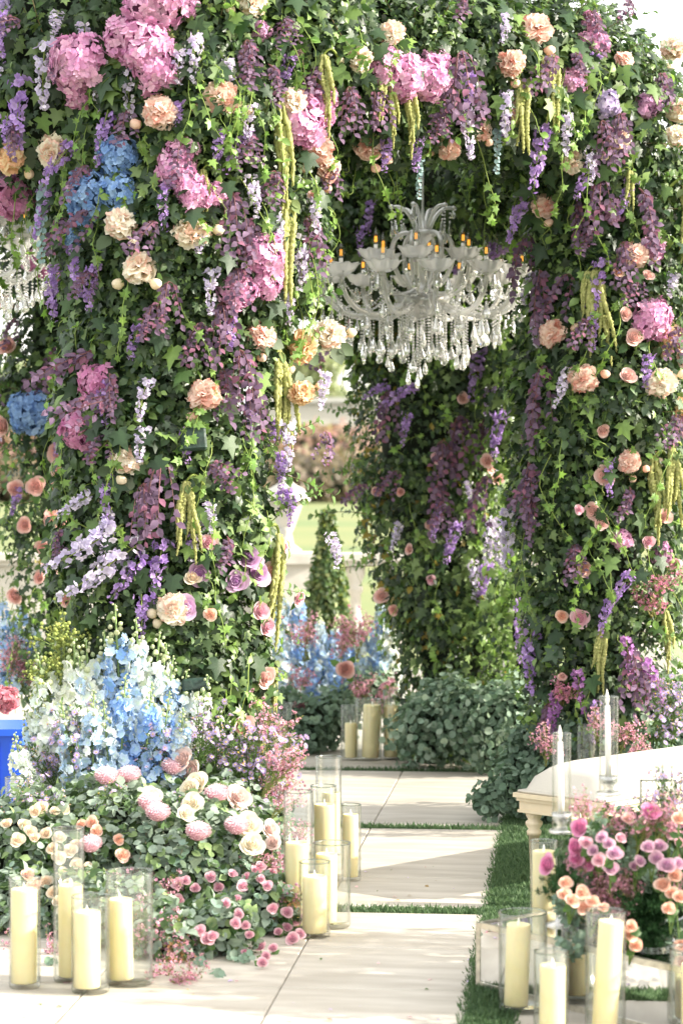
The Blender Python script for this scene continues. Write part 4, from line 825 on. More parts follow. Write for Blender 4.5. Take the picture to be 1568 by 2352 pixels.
# single roses tucked into the pillars
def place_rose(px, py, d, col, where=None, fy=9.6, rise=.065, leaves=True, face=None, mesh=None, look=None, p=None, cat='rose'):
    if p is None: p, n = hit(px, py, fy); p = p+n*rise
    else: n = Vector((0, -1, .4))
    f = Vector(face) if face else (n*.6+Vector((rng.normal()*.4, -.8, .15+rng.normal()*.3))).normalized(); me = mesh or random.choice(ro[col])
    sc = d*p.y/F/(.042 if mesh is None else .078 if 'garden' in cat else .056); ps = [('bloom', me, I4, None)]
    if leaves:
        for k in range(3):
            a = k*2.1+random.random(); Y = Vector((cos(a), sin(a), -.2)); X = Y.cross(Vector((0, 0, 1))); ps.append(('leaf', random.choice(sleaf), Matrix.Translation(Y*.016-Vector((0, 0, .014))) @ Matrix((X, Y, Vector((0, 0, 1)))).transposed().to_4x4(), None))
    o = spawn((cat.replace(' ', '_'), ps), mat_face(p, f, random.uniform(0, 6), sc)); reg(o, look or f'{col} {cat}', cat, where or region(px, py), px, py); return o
for a in [(1430, 872, 38, 'blush'), (1386, 1084, 46, 'blush'), (1384, 978, 30, 'blush'), (1352, 1178, 34, 'blush'), (1372, 1200, 34, 'blush'), (1346, 1292, 36, 'blush'), (1340, 1406, 36, 'pink'), (1446, 776, 40, 'blush'), (1422, 730, 30, 'blush'), (1500, 1180, 34, 'blush'), (1545, 1000, 26, 'pink'), (1462, 1250, 30, 'pink'), (1540, 1190, 34, 'pink'), (1518, 1290, 30, 'pink'), (1540, 830, 34, 'blush'), (1305, 1545, 20, 'blush'), (1480, 632, 26, 'blush'), (1420, 620, 26, 'peach'), (1536, 790, 26, 'peach'), (1325, 1170, 22, 'pink'), (1300, 1400, 28, 'peach'),
          (137, 1028, 46, 'salmon'), (128, 1088, 34, 'salmon'), (125, 1118, 30, 'salmon'), (95, 1112, 36, 'salmon'), (60, 1120, 32, 'salmon'), (112, 1200, 44, 'salmon'), (140, 1215, 36, 'salmon'), (72, 1205, 30, 'salmon'), (105, 1250, 32, 'salmon'), (118, 1290, 36, 'salmon'), (60, 1360, 34, 'salmon'), (95, 1325, 30, 'salmon'), (30, 970, 40, 'salmon'), (38, 800, 36, 'salmon'), (40, 690, 30, 'salmon'), (10, 870, 34, 'salmon'), (30, 1010, 30, 'salmon'), (68, 940, 26, 'salmon'), (128, 955, 26, 'salmon'), (185, 1370, 26, 'salmon'),
          (575, 1552, 48, 'blush'), (532, 1660, 46, 'blush'), (568, 1395, 42, 'pink'), (580, 1430, 38, 'pink'), (590, 1300, 46, 'peach'), (466, 1250, 34, 'pink'), (612, 1260, 26, 'pink'), (652, 1359, 28, 'pink'), (436, 1332, 32, 'cream'), (735, 468, 28, 'blush'), (690, 440, 24, 'blush'), (465, 1420, 30, 'peach'),
          (1100, 1075, 30, 'salmon'), (1140, 1060, 32, 'blush'), (1118, 1110, 26, 'blush'), (1000, 1045, 26, 'pink'), (990, 1200, 24, 'blush'), (900, 1360, 30, 'blush'), (925, 1390, 24, 'salmon'), (1110, 800, 24, 'pink'), (1050, 910, 24, 'blush'), (990, 1330, 22, 'pink'), (880, 1120, 22, 'blush'), (935, 1120, 20, 'salmon'), (950, 1255, 20, 'blush')]: place_rose(*a)
for a in [(457, 1310, 42), (543, 1286, 48), (522, 1330, 42), (560, 1322, 46), (423, 1402, 44)]: place_rose(a[0], a[1], a[2], 'lilac', mesh=random.choice(li), look='ruffled lilac lisianthus', rise=.06, cat='lisianthus')
for k, (px, py, L_, n_) in enumerate([(1500, 1370, .20, 6), (1480, 1420, .18, 5), (1300, 1620, .16, 5)]):
    p, nn = hit(px, py, 10.3); ps = bushy(L_, n_, 'wax', (.62, .28, .38), (.24, .22, .08), nf=70, fr=.007, spread=.8, leafn=60)
    o = spawn(('waxflower_spray', ps), Matrix.Translation(p+nn*.04) @ Matrix.Rotation(.6, 4, 'X')); reg(o, 'dusty pink wax flower spray', 'wax flower', region(px, py), px, py)
# =================================================================== CHANDELIERS
YC = 11.2; k_ = YC/F
def mesh_of(VF, mat, name, smooth=True):
    mb = MB()
    for v in (VF if isinstance(VF, list) else [VF]): mb.add(*v)
    return mb.mesh(name, mat, smooth)
def qb(p0, p1, p2, p3, n=14):
    t = np.linspace(0, 1, n)[:, None]; p0, p1, p2, p3 = map(np.array, (p0, p1, p2, p3)); return (1-t)**3*p0+3*(1-t)**2*t*p1+3*(1-t)*t*t*p2+t**3*p3
def ribbed(pts, r, sides=8):
    V, Fv = tube(pts, r, sides); return V, Fv
cup_m = mesh_of([lathe([(.010, -.012), (.030, -.014), (.054, .004), (.068, .030), (.078, .038), (.073, .038), (.062, .028), (.048, .008), (.012, -.006)], 40, .13, 9), lathe([(.001, -.03), (.014, -.022), (.010, -.01), (.016, .0), (.012, .012), (.013, .03), (.001, .031)], 12)], M['crystal'], 'cup')
tube_m = mesh_of(lathe([(.001, .012), (.0085, .012), (.0085, .062), (.001, .063)], 12), M['wick'], 'candle_tube')
bulb_m = mesh_of(lathe([(.006, 0), (.010, .004), (.0155, .020), (.0150, .034), (.009, .050), (.004, .062), (.0015, .076), (.0004, .084)], 14), M['bulb'], 'bulb')
mb = MB()
for i in range(4): mb.add(*tube([(.0045*cos(i*pi/2), .0045*sin(i*pi/2), .012), (.0040*cos(i*pi/2), .0040*sin(i*pi/2), .036)], .0016, 5))
fil_m = mb.mesh('filament', M['filament'])
def drop_mesh(L, w_):
    V, Fv = lathe([(.001, 0), (w_*.16, -.10*L), (w_*.30, -.32*L), (w_*.47, -.60*L), (w_*.5, -.74*L), (w_*.36, -.92*L), (.001, -L)], 8); V[:, 1] *= .55; V = V+rng.normal(size=V.shape)*.0003
    return mesh_of((V, Fv), M['drop'], 'crystal_drop', False)
drops = [drop_mesh(.070, .040), drop_mesh(.058, .034), drop_mesh(.078, .030)]
bead = lathe([(.001, -.0052), (.0044, -.0028), (.0052, 0), (.0044, .0028), (.001, .0052)], 7)
def bead_chain(pts, step=.0125, s=1.0):
    pts = np.asarray(pts, float); d = np.r_[0, np.cumsum(np.linalg.norm(np.diff(pts, axis=0), axis=1))]; n = max(2, int(d[-1]/step)); u = np.linspace(0, d[-1], n); P_ = np.stack([np.interp(u, d, pts[:, i]) for i in range(3)], 1)
    return scatter(bead, P_, frames(unit_dirs(n), unit_dirs(n)), np.full(n, s), np.ones((n, 3)))
def chandelier(name, label, px, py0, Y, rot=0.0):
    """px,py0: photo position of the hub (arm junction)"""
    o = thing(name, label, 'chandelier', P(px, py0, Y), rot); o.scale = (1.09, 1.09, 1.0)
    part('stem', o, lathe([(.001, -.07), (.03, -.065), (.045, -.045), (.06, -.02), (.065, -.006), (.04, .004), (.022, .02), (.018, .10), (.03, .13), (.022, .16), (.018, .22), (.035, .25), (.065, .27), (.062, .285), (.055, .29), (.02, .285), (.010, .34), (.005, .40), (.004, .62), (.001, .63)], 20), M['crystal'])
    part('bowl', o, lathe([(.001, -.125), (.02, -.12), (.06, -.10), (.10, -.065), (.118, -.022), (.114, -.02), (.06, -.03), (.001, -.04)], 32, .05, 16), M['crystal'])
    arm_o = mesh_of(ribbed(qb((.03, 0, .0), (.20, 0, -.16), (.40, 0, -.15), (.43, 0, .045)), .0115), M['crystal'], 'arm')
    arm_i = mesh_of(ribbed(qb((.03, 0, .02), (.06, 0, -.02), (.20, 0, -.05), (.215, 0, .125)), .0100), M['crystal'], 'arm')
    s_arm = mesh_of(ribbed(qb((.05, 0, .275), (.15, 0, .30), (.16, 0, .13), (.07, 0, .03)), .0105), M['crystal'], 'scroll')
    crown = mesh_of([ribbed(qb((.03, 0, .29), (.055, 0, .37), (.085, 0, .41), (.135, 0, .395), 10), .0085), lathe([(.001, -.012), (.012, -.004), (.013, .006), (.001, .014)], 8)], M['crystal'], 'crown_arm')
    for v in [crown]:
        co = np.empty(len(v.vertices)*3, np.float32); v.vertices.foreach_get('co', co); co = co.reshape(-1, 3); co[-32:] += [.137, 0, .395]; v.vertices.foreach_set('co', co.ravel())
    def ring(me, n, off=0, nm='arm'):
        for i in range(n): link(nm, me, o, Matrix.Rotation(off+i*2*pi/n, 4, 'Z'))
    ring(arm_o, 12, .1); ring(arm_i, 6, .36); ring(s_arm, 6, .1, 'scroll'); ring(crown, 6, .2, 'crown_arm')
    def light(x, y, z):
        t = Matrix.Translation((x, y, z)); c = link('cup', cup_m, o, t @ Matrix.Rotation(random.random(), 4, 'Z')); link('candle_tube', tube_m, c, I4); link('bulb', bulb_m, c, Matrix.Translation((0, 0, .062)) @ Matrix.Rotation(random.uniform(-.06, .06), 4, 'X') @ Matrix.Scale(1.12, 4)); link('filament', fil_m, c, Matrix.Translation((0, 0, .060)) @ Matrix.Scale(1.12, 4))
    for i in range(12): a = .1+i*pi/6; light(.43*cos(a), .43*sin(a), .075)
    for i in range(6): a = .36+i*pi/3; light(.215*cos(a), .215*sin(a), .155)
    ch = MB(); D = []
    def hangc(x, y, z, L, s=1.):
        if L > .02: ch.add(*bead_chain([(x, y, z), (x, y, z-L)], s=s))
        D.append((x, y, z-L))
    for i in range(12):                         # drops round each outer cup and the swags between them
        a = .1+i*pi/6; x, y = .43*cos(a), .43*sin(a)
        for j in range(3): b = a+(j-1)*1.15; hangc(x+.05*cos(b), y+.05*sin(b), .07, .012+.02*(j != 1))
        hangc(x, y, -.02, .05); 
        a2 = a+pi/6; t = np.linspace(0, 1, 9)
        ch.add(*bead_chain(np.c_[x+(.43*cos(a2)-x)*t, y+(.43*sin(a2)-y)*t, .05-.10*np.sin(pi*t)])); 
        ch.add(*bead_chain(qb((x, y, .02), (x*.8, y*.8, -.13), (x*.6, y*.6, -.12), (.18*cos(a), .18*sin(a), -.02), 8)))
    for i in range(6):
        a = .36+i*pi/3; x, y = .215*cos(a), .215*sin(a); hangc(x, y, .11, .04)
        for j in (-1, 1): hangc(x+.05*cos(a+j), y+.05*sin(a+j), .15, .015)
        a = .2+i*pi/3; hangc(.135*cos(a), .135*sin(a), .395, random.choice([.0, .07, .11])); hangc(.12*cos(a), .12*sin(a), .392, .06)
    for r_, n_, L0 in ((.39, 24, .07), (.33, 26, .11), (.26, 24, .16), (.185, 18, .20), (.10, 12, .25), (.03, 3, .29)):
        for i in range(n_):
            a = i*2*pi/n_+r_*9; hangc(r_*cos(a), r_*sin(a), -.09+.02*random.random(), L0*random.uniform(.55, 1.15))
    link('bead_chains', ch.mesh('bead_chains', M['crystal'], False), o, None, 'stuff')
    for q in D[:296]: link('crystal_drop', random.choice(drops), o, Matrix.Translation(q) @ Matrix.Rotation(random.uniform(0, pi), 4, 'Z') @ Matrix.Scale(random.uniform(.85, 1.1), 4))
    return o
c1 = chandelier('crystal_chandelier', 'large clear crystal chandelier hanging in the middle of the arch', 970, 672, YC)
part('hanging_rod', c1, tube([(0, 0, .6), (0, 0, 1.5)], .004, 6), M['steel'])
c2 = chandelier('crystal_chandelier', 'crystal chandelier cut off by the left edge of the photo', -118, 590, 11.0, .35); c2['group'] = c1['group'] = 'crystal chandeliers under the arch'
part('hanging_rod', c2, tube([(0, 0, .6), (0, 0, 1.5)], .004, 6), M['steel'])
# =================================================================== CANDLES IN GLASS CYLINDERS
RIMV = {}
def glass_cyl(w_, h, label, loc, tall=True, group='clear glass cylinders holding candles'):
    r = w_/2; t = min(.004, r*.08)
    k = (round(r, 4), round(h, 4))
    me = mesh_of(lathe([(.001, .0), (r-.006, .0), (r-.001, .004), (r, .012), (r, h-.003), (r-t/2, h), (r-t, h-.003), (r-t, .018), (r-.012, .014), (.001, .013)], 40), M['glass'], 'glass_cylinder')
    o = link('glass_cylinder', me, None, Matrix.Translation(loc)); a = np.linspace(0, 2*pi, 41)[:-1]; link('rim', mesh_of(lathe([(r-t*1.2, h-.0035), (r+.0006, h-.0035), (r+.0006, h+.0005), (r-t*1.2, h+.0005), (r-t*1.2, h-.0035)], 40), M['rim'], 'rim'), o); tag(o, label, 'glass cylinder', group); return o
def candle(w_, h, label, loc, lean=(0, 0), group='thick ivory pillar candles'):
    r = w_/2; z = Vector((lean[0], lean[1], 1)).normalized(); q = Vector((0, 0, 1)).rotation_difference(z).to_matrix().to_4x4()
    o = link('pillar_candle', None, None, Matrix.Translation(loc) @ q); tag(o, label, 'candle', group)
    prof = [(.001, 0), (r*.95, 0), (r, .004)]+[(r*(1+rng.normal()*.004), .004+(h-.012)*f) for f in (.25, .5, .75)]+[(r, h-.008), (r*.985, h-.002), (r*.94, h), (r*.86, h-.003), (r*.5, h-.010), (.001, h-.012)]
    me = mesh_of(lathe(prof, 32, .012, 3), M['wax'], 'wax'); link('wax', me, o)
    link('flame_tip', mesh_of(lathe([(.0015, 0), (.004, .004), (.0052, .011), (.003, .021), (.0003, .030)], 8), M['wick'], 'flame_tip'), o, Matrix.Translation((0, 0, h-.010)))
    return o
def duo(gl, ca, desc, tilt=0):
    """gl = (centre px, rim py, base py, width px); ca = (centre px, top py, width px, top shift px)"""
    gx, gr, gb, gw_ = gl; b = G(gx, gb); b.y += px2m(gw_, b.y)*.5; Y = b.y; wm = px2m(gw_, Y); hm = (gb-gr)*Y/F*1.0
    glass_cyl(wm, hm, f'clear glass cylinder {desc}', b)
    if ca:
        cx, ct, cw, sh = ca; wc = min(px2m(cw, Y), wm*.86); x = P(cx, gb-10, Y).x; mx = wm/2-wc/2-.005; x = b.x+max(-mx, min(mx, x-b.x)); h = (gb-8-ct)*Y/F
        ln = px2m(sh, Y)/h; ln = max((b.x-(wm/2-wc/2-.006)-x)/h, min((b.x+(wm/2-wc/2-.006)-x)/h, ln))
        candle(wc, h, f'ivory pillar candle inside the glass cylinder {desc}', Vector((x, Y, .015)), (ln, 0))
duo((53, 2022, 2275, 73), (52, 2051, 60, -4), 'leftmost of the four at the lower left')
duo((155, 1907, 2260, 72), (163, 2042, 56, 8), 'tallest of the four at the lower left')
duo((204, 2065, 2288, 88), (194, 2105, 62, -2), 'shortest and frontmost at the lower left')
duo((293, 2010, 2271, 110), (279, 2078, 56, -10), 'widest of the four at the lower left')
duo((44, 1790, 2060, 72), None, 'empty and half hidden by asters at the left edge')
duo((684, 1822, 2140, 68), (679, 1942, 54, 0), 'nearest the mound in the middle group')
duo((722, 1984, 2158, 72), (722, 2020, 56, 0), 'frontmost of the middle group')
duo((762, 1942, 2136, 86), (746, 1970, 50, 2), 'wide, right of the frontmost in the middle group')
duo((754, 1741, 1968, 60), (762, 1824, 42, 2), 'tallest, at the back of the middle group')
duo((742, 1808, 2010, 60), (746, 1852, 48, 2), 'in the centre of the middle group')
duo((806, 1850, 2026, 46), (792, 1874, 36, 0), 'at the right edge of the middle group')
duo((802, 1622, 1748, 40), (806, 1661, 28, 2), 'leftmost of the three below the back pillar')
duo((846, 1609, 1749, 62), (850, 1620, 40, 8), 'middle one of the three below the back pillar')
duo((899, 1586, 1746, 40), (898, 1620, 36, -4), 'rightmost of the three below the back pillar')
duo((648, 1618, 1736, 52), (644, 1658, 34, 0), 'behind the left pillar beside the topiary')
duo((1204, 2105, 2333, 112), (1184, 2137, 56, 6), 'left of the mirrored table front')
duo((1268, 2192, 2404, 80), (1266, 2229, 60, 2), 'shortest in the lower right group')
duo((1394, 2100, 2396, 94), (1386, 2128, 58, 18), 'with the leaning candle at lower right')
duo((1500, 2178, 2340, 84), (1506, 2207, 58, 2), 'against the mirrored table front at right')
duo((1592, 2187, 2400, 98), (1596, 2228, 66, 0), 'cut off by the right edge')
duo((1322, 2130, 2302, 62), (1324, 2180, 54, 0), 'behind the others in the lower right group')
duo((1250, 1935, 2235, 62), (1258, 1962, 56, 0), 'beside the bench leg')
duo((1332, 1856, 2090, 50), (1336, 1884, 40, 0), 'between the two crystal candlesticks under the bench')
duo((1349, 1667, 1905, 48), None, 'empty, standing behind the cream bench')
# =================================================================== MIRRORED RISER TABLE
HT = .19; A0 = G(1093, 2266); e1 = Vector((.62, -.785, 0)).normalized(); e2 = Vector((.785, .62, 0)).normalized()
tw_, td_ = .98, .55; cen = A0+e1*tw_/2+e2*td_/2; ang = math.atan2(e1.y, e1.x)
tb = thing('mirrored_table', 'low square mirrored display table with antique silver edges under the flowers', 'table', cen, ang)
for nm, c, s in (('front_panel', (0, -td_/2+.004, HT/2), (tw_-.03, .006, HT-.03)), ('side_panel', (-tw_/2+.004, 0, HT/2), (.006, td_-.03, HT-.03)), ('side_panel', (tw_/2-.004, 0, HT/2), (.006, td_-.03, HT-.03)), ('back_panel', (0, td_/2-.004, HT/2), (tw_-.03, .006, HT-.03))): part(nm, tb, box(c, s), M['mirror'], False)
part('table_top', tb, box((0, 0, HT-.004), (tw_-.03, td_-.03, .006)), M['mirror'], False)
for sx in (-1, 1):
    for sy in (-1, 1): part('corner_post', tb, box((sx*(tw_/2-.008), sy*(td_/2-.008), HT/2), (.018, .018, HT)), M['mtrim'], False)
for sy in (-1, 1):
    for z in (.008, HT-.006): part('edge_trim', tb, box((0, sy*(td_/2-.007), z), (tw_-.034, .015, .017)), M['mtrim'], False)
for sx in (-1, 1):
    for z in (.008, HT-.006): part('edge_trim', tb, box((sx*(tw_/2-.007), 0, z), (.015, td_-.034, .017)), M['mtrim'], False)
# =================================================================== CRYSTAL CANDLESTICKS
def stick(px, ptop, pplate, pbase, Y, wch, label, short=False, cand=True):
    b = P(px, pbase, Y); zt = P(px, ptop, Y).z; zp = P(px, pplate, Y).z; H = zp-b.z; wr = px2m(wch, Y)/2
    o = thing('crystal_candlestick', label, 'candlestick', b, 0, 'tall crystal candlesticks with glass chimneys')
    part('base', o, lathe([(.001, 0), (.045, 0), (.045, .008), (.02, .016), (.012, .03), (.02, .045), (.001, .05)], 16), M['stick'])
    part('stem', o, lathe([(.001, .045), (.0125, .045), (.0125, H-.012), (.001, H-.010)], 8), M['clear'], False)
    part('plate', o, lathe([(.001, H-.010), (wr*1.30, H-.006), (wr*1.36, H), (wr*1.3, H+.004), (.001, H+.002)], 28), M['stick'])
    part('holder_cup', o, lathe([(.001, H+.003), (.022, H+.006), (.013, H+.016), (.026, H+.034), (.030, H+.052), (.026, H+.052), (.017, H+.03), (.001, H+.028)], 16), M['stick'])
    hc = zt-zp
    c = link('glass_chimney', mesh_of(lathe([(wr, .005), (wr, hc-.002), (wr-.0013, hc), (wr-.0026, hc-.002), (wr-.0026, .005)], 36), M['clear'], 'glass_chimney'), None, Matrix.Translation(b+Vector((0, 0, H)))); link('rim', mesh_of(lathe([(wr-.003, hc-.004), (wr+.0008, hc-.004), (wr+.0008, hc), (wr-.003, hc), (wr-.003, hc-.004)], 36), M['rim'], 'rim'), c); tag(c, 'straight glass chimney around the white taper, '+label.split(', ')[-1], 'glass chimney', 'glass chimneys around the taper candles')
    tc = link('taper_candle', None, None, Matrix.Translation(b+Vector((0, 0, H+.03))) @ Matrix.Rotation(-.02, 4, 'Y')); tag(tc, 'slim white taper candle in a glass chimney, '+label.split(', ')[-1], 'candle', 'slim white taper candles')
    link('wax', mesh_of(lathe([(.001, 0), (.0098, 0), (.0088, hc*.4), (.0072, hc*.80), (.001, hc*.805)], 14), M['white_wax'], 'wax'), tc); link('flame_tip', mesh_of(lathe([(.002, 0), (.0058, .010), (.0066, .020), (.0038, .036), (.0003, .050)], 10), M['wick'], 'flame_tip'), tc, Matrix.Translation((0, 0, hc*.80)))
stick(1288, 1683, 1908, 2128, 6.9, 43, 'crystal candlestick on the mirrored table, left one beside the pink roses')
stick(1396, 1599, 1822, 2118, 7.15, 44, 'crystal candlestick on the mirrored table, tallest one in front of the bench')
stick(1523, 1760, 1900, 2075, 7.2, 42, 'crystal candlestick on the mirrored table, right one half hidden in flowers')
# lattice frame
lf = thing('lattice_screen', 'small silver filigree lattice frame standing behind the flowers on the right', 'lattice frame', P(1510, 1850, 7.6)-Vector((0, 0, .02)))
part('frame', lf, [box((0, 0, .10), (.11, .01, .006)), box((-.055, 0, .05), (.006, .01, .106)), box((.055, 0, .05), (.006, .01, .106)), box((0, 0, 0), (.11, .01, .006)), box((0, 0, -.12), (.01, .01, .24)), box((0, 0, -.24), (.09, .06, .01))], M['steel'], False)
mb = MB()
for i in range(3):
    for j in range(3): cx, cz = -.036+i*.036, .016+j*.034; a = np.linspace(0, 2*pi, 13); mb.add(*tube(np.c_[cx+.018*np.cos(a)*(1-.35*np.cos(4*a)), 0*a, cz+.017*np.sin(a)*(1-.35*np.cos(4*a))], .0014, 4))
link('filigree', mb.mesh('filigree', M['steel']), lf)
# =================================================================== BENCH
u_ = Vector((.70, .714, 0)).normalized(); w2 = Vector((.672, -.74, 0)).normalized(); zs = .355
LB, WB = 1.5, .40; cor = P(1195, 1822, 8.72); cor.z = 0; cen = cor+w2*WB/2+u_*LB/2; ab = math.atan2(u_.y, u_.x)
bn_ = thing('upholstered_bench', 'cream wooden bench with rounded ivory linen cushion and fluted legs', 'bench', cen, ab)
nx, ny = 30, 16; gx = np.linspace(-1, 1, nx); gy = np.linspace(-1, 1, ny); V = []
for x in gx:
    for y in gy:
        e = (1-abs(x)**14)*(1-abs(y)**4); endx = 1-max(0, (abs(x)-.72)/.28)**2; h = .012+.100*max(0, e)**.45*(.45+.55*math.sqrt(max(0, endx))); V.append((x*(LB/2-.004), y*(WB/2-.004), zs+h))
V = np.array(V); Fq = grid_faces(nx, ny); mb = MB(); mb.add(V, Fq)
ring_ = [i*ny for i in range(nx)]+[(nx-1)*ny+j for j in range(1, ny)]+[i*ny+ny-1 for i in range(nx-2, -1, -1)]+[j for j in range(ny-2, 0, -1)]
rv = V[ring_]; lo = rv.copy(); lo[:, 2] = zs; m_ = len(rv); mb.add(np.r_[rv, lo], [[i, (i+1) % m_, m_+(i+1) % m_, m_+i] for i in range(m_)])
cu_ = link('cushion', mb.mesh('cushion', M['linen']), bn_)
rp = np.r_[lo, lo[:1]]; rp[:, 2] = zs+.006; part('piping', cu_, tube(rp*[1.006, 1.012, 1], .0055, 6), M['linen'])
part('rail', bn_, [box((0, 0, zs-.008), (LB+.03, WB+.03, .016)), box((0, 0, zs-.022), (LB+.012, WB+.012, .014)), box((0, 0, zs-.045), (LB-.004, WB-.004, .034)), box((0, 0, zs-.066), (LB+.006, WB+.006, .010))], M['cream'], False)
hleg = zs-.071
prof = [(.001, 0), (.012, 0), (.015, .01), (.012, .03), (.016, .045), (.013, .055), (.020, .20), (.025, hleg-.085), (.027, hleg-.07), (.020, hleg-.062), (.031, hleg-.045), (.031, hleg-.036), (.021, hleg-.028), (.028, hleg-.016), (.033, hleg), (.001, hleg)]
legm = mesh_of(lathe(prof, 32, .035, 10), M['cream'], 'leg')
for sx in (-1, 0, 1):
    for sy in (-1, 1): link('leg', legm, bn_, Matrix.Translation((sx*(LB/2-.04), sy*(WB/2-.04), 0)))
# =================================================================== LEFT FLOWER MOUND
ML = 'left flower mound'
mound = thing('flower_mound', 'mound of grey green foliage beside the path at the lower left', 'flower mound', (0, 0, 0))
SPH = [(90, 2010, 8.3, 190), (250, 1990, 8.4, 200), (400, 2020, 8.3, 190), (540, 2000, 8.3, 130), (600, 2090, 7.95, 80), (500, 2150, 7.6, 90), (400, 2170, 7.55, 90), (200, 2120, 7.95, 120), (60, 2110, 8.0, 110), (300, 2130, 7.75, 110), (120, 1930, 8.7, 110), (300, 1930, 8.7, 130), (480, 1910, 8.7, 140), (590, 1920, 8.7, 80)]
mfol = MB()
ms = [(np.array(P(a, b, c)), d*c/F) for a, b, c, d in SPH]
cm = MB()
for i, (c, r) in enumerate(ms):
    V, Fv = lathe([(.001, -1)]+[(cos(t), sin(t)) for t in np.linspace(-1.3, 1.3, 8)]+[(.001, 1)], 14); V = V*r*.80+c; V[:, 2] = np.maximum(V[:, 2], .012+.001*i); cm.add(V, Fv)
    n = int(12500*r*r*4); d = unit_dirs(n); rr = r*rng.uniform(.78, 1.06, n); T = c+d*rr[:, None]; D2 = np.stack([np.linalg.norm(T-c2_, axis=1)-r2 for c2_, r2 in ms]).min(0)
    k = (T[:, 2] > .015) & (D2 > -.06) & (d[:, 1] < .55); T = T[k]; d = d[k]; n = len(T)
    tall = T[:, 2] > .42; cc = np.where(rng.random((n, 1)) < .62, np.array((.27, .34, .27)), np.where(rng.random((n, 1)) < .6, np.array((.08, .14, .055)), np.array((.20, .28, .12))))*rng.uniform(.65, 1.3, (n, 1))
    Z = d+.7*rng.normal(size=(n, 3))+[0, -.2, .4]; Yv = rng.normal(size=(n, 3))*.7+d+[0, 0, .2]; half = rng.random(n) < .55
    mfol.add(*scatter(ROUND, T[half], frames(Z[half], Yv[half]), rng.uniform(.018, .038, half.sum()), cc[half])); mfol.add(*scatter(OVAL, T[~half], frames(Z[~half], Yv[~half]), rng.uniform(.03, .055, (~half).sum()), cc[~half]))
link('gap_core', cm.mesh('gap_core', M['core']), mound); link('mixed_foliage', mfol.mesh('mixed_foliage', M['matt_leaf']), mound, None, 'stuff')
def msurf(px, py, lift=.0):
    """nearest point of the mound on the sight line"""
    d = nrm(np.array(ray(px, py))); best = None
    for c, r in ms:
        oc = cam_o-c; b = oc@d; disc = b*b-(oc@oc-(r*1.0)**2)
        if disc > 0:
            t = -b-math.sqrt(disc); best = t if best is None else min(best, t)
    if best is None:
        k = min(ms, key=lambda s: np.linalg.norm(np.cross(s[0]-cam_o, d))-s[1]); best = (k[0]-cam_o)@d
    p = Vector(cam_o+d*best); 
    if p.z < .02: p = G(px, py, .02)
    c = min(ms, key=lambda s: abs(np.linalg.norm(np.array(p)-s[0])-s[1]))[0]; return p, Vector(nrm(np.array(p)-c))
def grow(name, ps, look, cat, px, py, L, lean=(0, 0), where=ML, base=None, sc=1, group=None, prep='in the', spin=None):
    """a stem whose top is seen at (px,py)"""
    p, n = msurf(px, py) if base is None else (base, Vector((0, -1, .3)))
    z = Vector((lean[0], lean[1], 1)).normalized(); q = Vector((0, 0, 1)).rotation_difference(z).to_matrix().to_4x4(); b = p-z*L*.9*sc
    o = spawn((name, ps), Matrix.Translation(b) @ q @ Matrix.Rotation(random.uniform(0, 6) if spin is None else spin, 4, 'Z') @ Matrix.Scale(sc, 4)); reg(o, look, cat, where, px, py, group, prep); return o
# delphiniums
BL, BW, PW = (.26, .46, .86), (.70, .82, .90), (.84, .88, .82)
dv = {'blue': [delphinium(.46, BL, BW) for _ in range(3)], 'pale': [delphinium(.44, (.46, .64, .88), PW) for _ in range(4)], 'white': [delphinium(.36, (.74, .82, .80), (.86, .88, .78)) for _ in range(2)]}
def delph(px, py, ht, kind, lean=0, Y=8.9, where='left flower mound'):
    Ls = {'blue': .46, 'pale': .44, 'white': .36}[kind]; ht = ht+55; py0 = py; py = py-52; sc = ht*Y/F/Ls; top = P(px, py, Y); z = Vector((lean, 0, 1)).normalized(); q = Vector((0, 0, 1)).rotation_difference(z).to_matrix().to_4x4()
    o = spawn(('delphinium', random.choice(dv[kind])), Matrix.Translation(top-z*ht*Y/F) @ q @ Matrix.Rotation(random.uniform(0, 6), 4, 'Z') @ Matrix.Diagonal((max(1.2, sc*.95), max(1.2, sc*.95), sc, 1)))
    reg(o, {'blue': 'sky blue delphinium spire', 'pale': 'pale blue delphinium spire', 'white': 'white and green delphinium spire'}[kind], 'delphinium', where, px, py, f'{kind} delphinium spires in the {where}', 'in the')
for a in [(265, 1440, 470, 'blue', -.05), (330, 1470, 400, 'pale', .0), (300, 1520, 420, 'blue'), (370, 1530, 390, 'pale', .06), (352, 1500, 400, 'white', .03), (235, 1500, 420, 'pale', -.06), (400, 1560, 360, 'blue', .10), (425, 1590, 340, 'pale', .14), (460, 1600, 330, 'white', .2), (205, 1520, 380, 'white', -.02), (180, 1560, 360, 'pale', -.10), (150, 1520, 400, 'white', -.12), (130, 1580, 380, 'pale', -.18),
          (105, 1550, 380, 'white', -.16), (90, 1620, 340, 'pale', -.24), (60, 1650, 300, 'white', -.30), (40, 1690, 260, 'pale', -.35), (280, 1600, 330, 'blue', .02, 8.75), (340, 1620, 330, 'blue', .05, 8.75), (385, 1640, 300, 'blue', .10, 8.7), (245, 1660, 290, 'pale', -.04, 8.7), (195, 1640, 300, 'pale', -.08, 8.7), (150, 1660, 280, 'pale', -.14, 8.7), (435, 1680, 260, 'pale', .16, 8.7), (20, 1740, 200, 'white', -.3, 8.7)]: delph(*a)
gb = [bushy(.30, 7, 'bell', (.40, .46, .14), (.30, .38, .12), nf=110, fr=.0075, spread=.34, leafn=20) for _ in range(1)]
